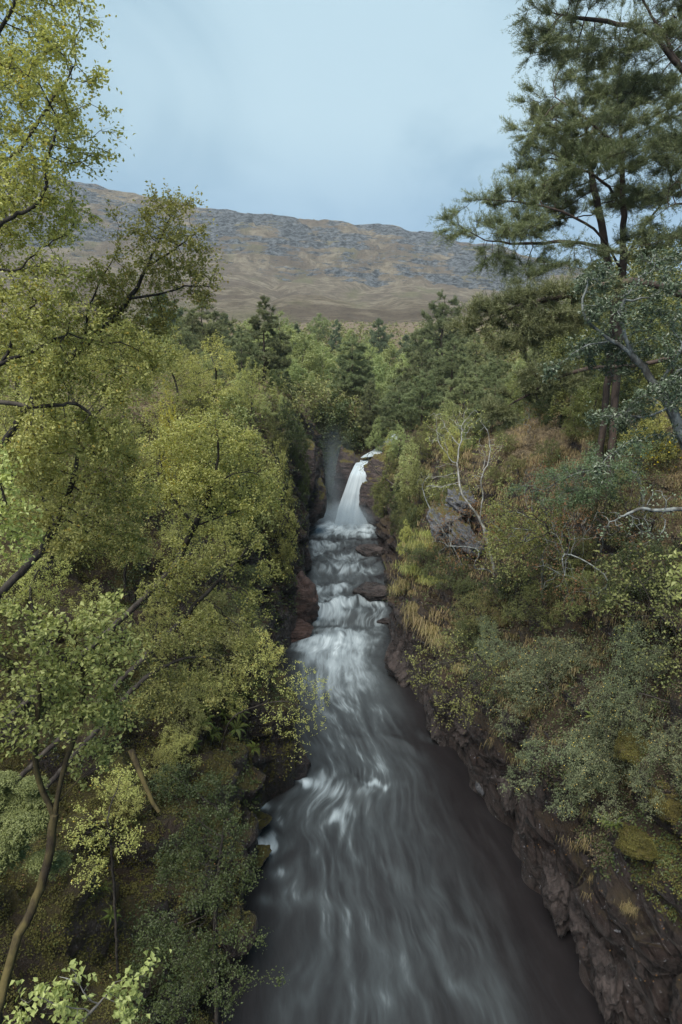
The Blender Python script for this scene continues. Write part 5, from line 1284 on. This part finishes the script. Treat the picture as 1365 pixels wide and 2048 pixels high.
rock('rock_outcrop', 1335, 1590, 14.2, (.36, .45, .4), 44, 'mossy hump at the right edge of the picture, low down', 'rock_moss', rough=.3)
rock('rock_outcrop', 1275, 1690, 14.0, (.3, .35, .3), 45, 'smallest mossy hump above the right rock wall', 'rock_moss', rough=.3)
for (x_, y_, Y_, sz_, sd_, lab_) in ((1015, 1575, 21.6, (.45, 1.3, .8), 51, 'dark slate fin at the waterline beside the grey slate rib'), (1060, 1660, 19.4, (.4, 1.1, .9), 52, 'narrow wet fin in the right wall under the trailing bushes'),
    (1110, 1760, 17.3, (.45, 1.2, .7), 53, 'wet broken block in the right wall level with the dark bush'), (1165, 1850, 15.6, (.4, .9, .9), 54, 'dark block low in the right wall near the single straw tuft'), (1215, 1950, 14.2, (.45, 1.0, .8), 55, 'lowest wet block of the right wall by the bottom edge'),
    (1300, 1990, 13.4, (.5, .9, .9), 56, 'rough block in the bottom right corner of the gorge wall'), (935, 1455, 26.0, (.6, 1.3, .9), 57, 'wet slab between the slanting ledge and the grey rib'), (1180, 1720, 16.6, (.35, .9, .6), 58, 'slanted slab halfway up the right wall under the moss')):
    rock('rock_outcrop', x_ + 12, y_, Y_, sz_, sd_, lab_, 'rock_bare', rot=(.2, -.45, -.38), rough=.42, nplane=26)
rock('rock_outcrop', 822, 1340, 33.5, (.95, 1.6, 1.5), 11, 'jagged black rock nose on the right shore below the rapids', 'rock_bare', rot=(.2, -.4, -.3), rough=.28, nplane=22)
rock('rock_outcrop', 845, 1255, 35.5, (1.2, 1.6, 2.0), 12, 'upright dark rock face on the right with tan grass on top', 'rock_bare', rot=(.1, -.3, -.2), rough=.24, nplane=22)
rock('rock_outcrop', 905, 1400, 28.5, (.9, 2.2, 1.5), 13, 'slanting slate ledge running down the right shore', 'rock_bare', rot=(.3, -.5, -.35), rough=.28, nplane=22)
rock('rock_outcrop', 975, 1500, 24.5, (.5, 1.7, .8), 14, 'narrow grey slate rib beside the dark water on the right', 'rock_grey', rot=(.2, -.6, -.4), rough=.28, nplane=22)
rock('rock_outcrop', 890, 1050, 33.2, (.75, 1.0, .75), 21, 'left one of the pale grey slabs on the right bank', 'rock_grey', rot=(.3, .5, .2), rough=.4, nplane=24)
rock('rock_outcrop', 935, 1080, 31.4, (.8, .9, .5), 22, 'right one of the pale grey slabs on the right bank', 'rock_grey', rot=(.4, .6, .5), rough=.4, nplane=24)
rock('rock_outcrop', 920, 1005, 34, (.8, .9, .6), 23, 'upper grey slab behind the white birch stem', 'rock_grey', rot=(.4, .5, .1), rough=.4, nplane=24)

rowb([('mid1', 1200, 905, 2.4), ('mids0', 1255, 900, 2.8), ('mid2', 1150, 880, 2.0), ('midb0', 1310, 930, 2.6), ('mids1', 1090, 850, 2.0)], 'broadleaf_bush', 'bushes round the feet of the tall pines', 'bush', 'bushes at the feet of the tall pines')
region(['bare0', 'bare1'], [(1080, 1130, 1.5), (1160, 1180, 1.6), (1250, 1230, 1.5), (1330, 1250, 1.4), (990, 1160, 1.3), (1020, 1360, 1.2), (940, 1120, 1.2)],
       'twiggy_shrub', 'tall bare shrubs tangled over the right rock face', 'shrub', 'tall bare shrubs on the right', 1.0, .0, .75)
# ------------------------------------------------------------------ ferns, grass tufts, mossy log
def frond(rng, L, ang, arch, w0=.13):
    n = 22; t = np.linspace(0, 1, n)
    x = L * t; z = arch * L * (t * 1.6 - 1.5 * t * t)
    d = V3(math.cos(ang), math.sin(ang), 0); s = V3(-math.sin(ang), math.cos(ang), 0)
    V = []; 
    for i in range(1, n):
        c = d * x[i] + V3(0, 0, z[i]); w = w0 * L * math.sin(math.pi * (t[i] ** .7) * .95 + .05)
        fw = d * (L / n)  # leaflets overlap along the rib
        for sg in (-1, 1):
            V += [] if i == n - 1 else [c - s * .004, c + s * .004, d * x[i + 1] + V3(0, 0, z[i + 1])]
            tip = c + s * sg * w + fw * .9 + V3(0, 0, -w * .25); V += [c - fw * .7, tip, c + fw * .7]
    return V
def fern_parts(seed, nf=9, L=.6):
    rng = np.random.default_rng(seed); out = []
    for i in range(nf):
        f_ = frond(rng, L * (.7 + .5 * rng.random()), i * 6.283 / nf + rng.normal(0, .35), .7 + .8 * rng.random())
        out.append(('frond', mesh_np('frond', np.array(f_), tris=np.arange(len(f_)).reshape(-1, 3), mat=M['fern'], attrs={'tint': [rng.random()] * len(f_)}, smooth=False)))
    return out
def grass_mesh(seed, n=420, L=.5, spread=.22, mat='grass', droop=.5, w=.012):
    rng = np.random.default_rng(seed); root = rng.normal(0, spread, (n, 3)) * np.array([1, 1, .05]); a = rng.random(n) * 6.283
    out = np.stack([np.cos(a), np.sin(a), np.zeros(n)], 1); LL = L * (.5 + .7 * rng.random(n))[:, None]
    mid = root + out * LL * .3 + V3(0, 0, 1) * LL * .45; tip = root + out * LL * .75 + V3(0, 0, 1) * LL * (.45 - droop)
    s = nrm(np.cross(out, V3(0, 0, 1))) * w
    V = np.stack([root - s, root + s, mid + s * .8, mid - s * .8, tip], 1).reshape(-1, 3); i = np.arange(n) * 5
    return mesh_np('grass_tuft', V, quads=np.stack([i, i + 1, i + 2, i + 3], 1), tris=np.stack([i + 3, i + 2, i + 4], 1), mat=M[mat], attrs={'tint': np.repeat(rng.random(n), 5)}, smooth=False)
fm = [fern_parts(1, 13, .5), fern_parts(2, 11, .55), fern_parts(3, 14, .45)]
for f3 in fm:
    for n3, m3 in f3: m3.update()
fp = [(420, 1470, 1.0), (455, 1490, 1.0), (410, 1425, 1.0), (465, 1400, 1.0), (400, 1450, 1.1), (440, 1430, 1.3), (470, 1460, 1.2), (430, 1490, 1.1), (480, 1420, 1.1), (380, 1490, .9), (200, 1790, .7), (215, 1830, .7), (500, 1500, .9), (560, 1130, 1.3), (1215, 1640, .8), (1240, 1660, .8), (1190, 1430, .8)]
order = sorted(range(len(fp)), key=lambda k: fp[k][0])
for k, (x_, y_, s_) in enumerate(fp):
    p_, n_ = hit(x_, y_)
    if p_ is None: continue
    o = plant('fern', fm[k % 3], (0, 0, 0)); o.location = p_ + n_ * .08; s_ *= .72; o.scale = (s_,) * 3
    o.rotation_mode = 'QUATERNION'; o.rotation_quaternion = Vector(nrm(n_ + V3(0, 0, .8))).to_track_quat('Z', 'Y')
    tag(o, (ORD[order.index(k)] if order.index(k) < len(fp) - 1 else 'rightmost') + ' of the green ferns arching from the shaded banks', 'fern', 'ferns on the gorge sides')
tm = [grass_mesh(1, 260, .55, .2, w=.007, droop=.65), grass_mesh(2, 260, .6, .22, w=.007, droop=.6), grass_mesh(3, 320, .5, .28, 'greengrass', w=.007)]
gp = [(850, 1250, 1.6, 1), (870, 1270, 1.5, 0), (835, 1230, 1.3, 0), (890, 1290, 1.2, 1), (815, 1175, 1.4, 0), (835, 1140, 1.5, 2), (850, 1100, 1.5, 2), (860, 1080, 1.3, 2), (800, 1190, 1.2, 0), (870, 1160, 1.2, 2), (1258, 1840, .4, 0), (930, 1330, 1.0, 0)]
order = sorted(range(len(gp)), key=lambda k: gp[k][0])
for k, (x_, y_, s_, q_) in enumerate(gp):
    p_, n_ = hit(x_, y_)
    if p_ is None: continue
    o = link('grass_tuft', tm[q_]); o.location = p_ + n_ * .25; o.scale = (s_,) * 3; o.rotation_euler = (0, 0, rs.random() * 6)
    tag(o, (ORD[order.index(k)] if order.index(k) < len(gp) - 1 else 'rightmost') + ' of the long haired grass tufts hanging on the right bank', 'grass tuft', 'grass tufts on the right bank')
def log(name, pts, r, label, mat='bark_moss'):
    P = np.array(pts); P = np.array([np.array([np.interp(t, range(len(P)), P[:, j]) for j in range(3)]) for t in np.linspace(0, len(P) - 1, 24)])
    P += fbm(P * 3, 2, 4)[:, None] * .02
    v, q = tubes(P, np.arange(-1, 23), np.linspace(r, r * .55, 24), 9)
    tag(link(name, mesh_np(name, v, quads=q, mat=M[mat])), label, 'log')
log('fallen_log', pl((262, 1500, 9.4), (285, 1560, 9.2), (318, 1625, 9.0)), .05, 'rusty mossy broken stem leaning on the lower left slope')

# ------------------------------------------------------------------ ground cover (nobody could count it)
class Cover:
    def __init__(s): s.V = []; s.T = []; s.n = 0
    def add(s, V, tn): s.V.append(V); s.T.append(tn)
    def quads(s, name, mat):
        if not s.V: return
        V = np.concatenate(s.V); tn = np.concatenate(s.T)
        me = mesh_np(name, V, quads=np.arange(len(V)).reshape(-1, 4), mat=M[mat], attrs={'tint': tn}, smooth=False)
        tag(link(name, me), kind='stuff')
rng = np.random.default_rng(5)
cov = {k: Cover() for k in ('moss', 'herbs', 'grass', 'heather', 'litter', 'scrub')}
NS = 50000
origins = [V3(0, 0, CAMZ), V3(-2.2, 0, CAMZ), V3(2.2, 0, CAMZ), V3(0, 0, CAMZ + 1)]
pxs = rng.random(NS) * 1500 - 70; pys = 560 + rng.random(NS) * 1540
Hp = []; Hn = []
for i in range(NS):
    d_ = at(pxs[i], pys[i], 1.0) - V3(0, 0, CAMZ)
    h_ = bvh.ray_cast(Vector(origins[0 if i % 5 < 2 else i % 4]), Vector(d_).normalized(), 330)
    if h_[0] is not None: Hp.append(h_[0][:]); Hn.append(h_[1][:])
Hp = np.array(Hp); Hn = np.array(Hn); Hn[Hn[:, 2] < 0] *= -1
dist = np.linalg.norm(Hp - V3(0, 0, CAMZ), axis=1)
inriver = (Hp[:, 1] < 69) & (Hp[:, 0] > XL(Hp[:, 1]) + .1) & (Hp[:, 0] < XR(Hp[:, 1]) - .1)
keep = ~inriver & (Hp[:, 2] - W(Hp[:, 1]) > .35)
Hp, Hn, dist = Hp[keep], Hn[keep], dist[keep]
nn = fbm(Hp * .45, 3, 77); nn2 = fbm(Hp * 1.6, 2, 78)
k_ = dist / 1365 * 2
hgt = Hp[:, 2] - W(Hp[:, 1])
left = Hp[:, 0] < .5; near = Hp[:, 1] < 26; plat = (hgt > 9.5) | (Hp[:, 1] > 68)
steep = Hn[:, 2] < .33
def scatter(cv, sel, m, spread, lift, size, aspect, up, seed, tb=.5):
    r_ = np.random.default_rng(seed); P = Hp[sel]; Nn = Hn[sel]; kk = k_[sel]
    n = len(P) * m
    if n == 0: return
    P = np.repeat(P, m, 0); Nn = np.repeat(Nn, m, 0); kk = np.repeat(kk, m)
    sc_ = np.clip(kk * 2.2, .03, .55)
    j = r_.normal(0, 1, (n, 3)) * (spread * np.clip(kk * 18, .35, 1.6))[:, None]; j -= Nn * (j * Nn).sum(1)[:, None]
    pos = P + j + Nn * (np.abs(r_.normal(0, lift, n)) * np.clip(kk * 18, .4, 1.5))[:, None]
    v, _ = leaf_quads(r_, pos, Nn * up + V3(0, 0, .4) + r_.normal(0, .5, (n, 3)), size * sc_ * (.6 + .8 * r_.random(n)), size * sc_ * aspect * (.6 + .8 * r_.random(n)))
    t_ = np.clip(tb + .25 * r_.normal(0, 1, n) + .4 * np.repeat(nn2[sel], m), 0, 1)
    cv.add(v, np.repeat(t_, 4))
def blades(cv, sel, m, spread, L, w, droop, seed):
    r_ = np.random.default_rng(seed); P = np.repeat(Hp[sel], m, 0); kk = np.repeat(k_[sel], m); Nn = np.repeat(Hn[sel], m, 0); n = len(P)
    if n == 0: return
    f_ = np.clip(kk * 20, .5, 1.8)[:, None]
    root = P + r_.normal(0, spread, (n, 3)) * f_ * V3(1, 1, .2); a = r_.random(n) * 6.283
    out = np.stack([np.cos(a), np.sin(a), np.zeros(n)], 1) * .5 + Nn * V3(1, 1, 0) * .5
    LL = L * (.5 + .8 * r_.random(n))[:, None] * f_; s_ = nrm(np.cross(out, V3(0, 0, 1)) + 1e-6) * w * f_
    mid = root + out * LL * .4 + V3(0, 0, .5) * LL; tip = root + out * LL + V3(0, 0, .5 - droop) * LL
    v = np.stack([root - s_, root + s_, mid + s_ * .8, mid - s_ * .8, mid - s_ * .8, mid + s_ * .8, tip + s_ * .15, tip - s_ * .15], 1).reshape(-1, 3)
    cv.add(v, np.repeat(np.clip(.5 + .3 * r_.normal(0, 1, n) + .5 * np.repeat(nn[sel], m), 0, 1), 8))
U = rng.random(len(Hp))
mossz = left & near & ~plat & (nn > -.15)
scatter(cov['moss'], mossz & (U < .9), 9, .10, .03, .75, .8, 1.0, 1)
rmoss = ~left & near & ~plat & (nn > .25) & (hgt > 3.5)
scatter(cov['moss'], rmoss, 9, .10, .03, .75, .8, 1.0, 2)
scatter(cov['herbs'], ~plat & ~steep & ~mossz & (hgt > np.where(left, 1.2, 3.2) + nn) & ((U < .5) | (left & (U < .7))), 8, .16, .09, 1.1, .55, .5, 3)
scatter(cov['herbs'], ~plat & steep & (U < .18) & (nn2 > .1) & (hgt > 3), 7, .14, .07, 1.0, .55, .5, 4)
scatter(cov['scrub'], (Hp[:, 1] > 55) & plat & (U < .8), 14, .6, .5, 1.6, .6, .5, 5)
scatter(cov['scrub'], left & (Hp[:, 1] > 20) & plat & (U < .6), 12, .3, .25, 1.3, .6, .5, 15)
blades(cov['grass'], ~left & ~steep & (hgt > 4) & (nn > .02) & (Hp[:, 1] > 19) & (U < .8), 9, .14, .38, .010, .45, 6)
blades(cov['grass'], (Hp[:, 1] > 15) & (hgt > 2.2) & ~left & steep & (nn2 > .12), 7, .12, .36, .010, .9, 7)
scatter(cov['heather'], plat & (nn < .12) & (U < .9), 12, .16, .13, .9, .35, .4, 8)
scatter(cov['heather'], ~left & ~steep & (hgt > 3) & (nn < -.1) & (U < .7), 9, .16, .10, .9, .4, .4, 9, .2)
scatter(cov['litter'], near & ~plat & (U > .94), 2, .2, .03, .7, .7, 1.0, 10)
cov['moss'].quads('moss_cover', 'moss'); cov['herbs'].quads('undergrowth', 'shrub_leaf'); cov['grass'].quads('grass_cover', 'grass')
cov['heather'].quads('heather_cover', 'heather'); cov['litter'].quads('leaf_litter', 'litter'); cov['scrub'].quads('valley_scrub', 'olive_leaf')
# gorse bush with yellow flowers
p_ = hit(1335, 935)[0] + V3(0, 0, .35); r_ = np.random.default_rng(9); pos = p_ + r_.normal(0, 1, (150, 3)) * V3(.45, .4, .4)
v, q = leaf_quads(r_, pos, r_.normal(0, 1, (150, 3)), .07, .06)
lv, lq = leaf_quads(r_, p_ + r_.normal(0, 1, (2500, 3)) * V3(.55, .5, .42), r_.normal(0, 1, (2500, 3)), .10, .02)
g0 = gz(p_[0], p_[1]); P = np.array([V3(p_[0], p_[1], g0 - .1), p_]); tv, tq = tubes(P, np.array([-1, 0]), np.array([.03, .015]), 6)
unique('gorse_bush', [('stem', mesh_np('stem', tv, quads=tq, mat=M['bark_dark'])), ('foliage', mesh_np('foliage', lv, quads=lq, mat=M['shrub_leaf'], attrs={'tint': np.repeat(r_.random(2500), 4)}, smooth=False)),
       ('blossom', mesh_np('blossom', v, quads=q, mat=M['gorse'], attrs={'tint': np.repeat(r_.random(150), 4)}, smooth=False))], (p_[0], p_[1], g0), 'gorse bush dotted with yellow flowers at the right edge', 'bush')

# ------------------------------------------------------------------ air
def box(name, lo, hi, mat):
    c = np.array([[x, y, z] for x in (lo[0], hi[0]) for y in (lo[1], hi[1]) for z in (lo[2], hi[2])], float)
    q_ = [[0, 1, 3, 2], [4, 6, 7, 5], [0, 4, 5, 1], [2, 3, 7, 6], [0, 2, 6, 4], [1, 5, 7, 3]]
    return link(name, mesh_np(name, c, quads=q_, mat=mat, smooth=False))
if HAZE:
    m, nt, out = newmat('haze'); b = NB(nt); v = b.n('ShaderNodeVolumePrincipled')
    v.inputs['Color'].default_value = (.80, .90, 1.0, 1); v.inputs['Density'].default_value = HAZE
    b.l(v.outputs[0], out.inputs['Volume'])
    tag(box('haze', (-3600, -40, -40), (3600, 2700, 480), m), kind='stuff')
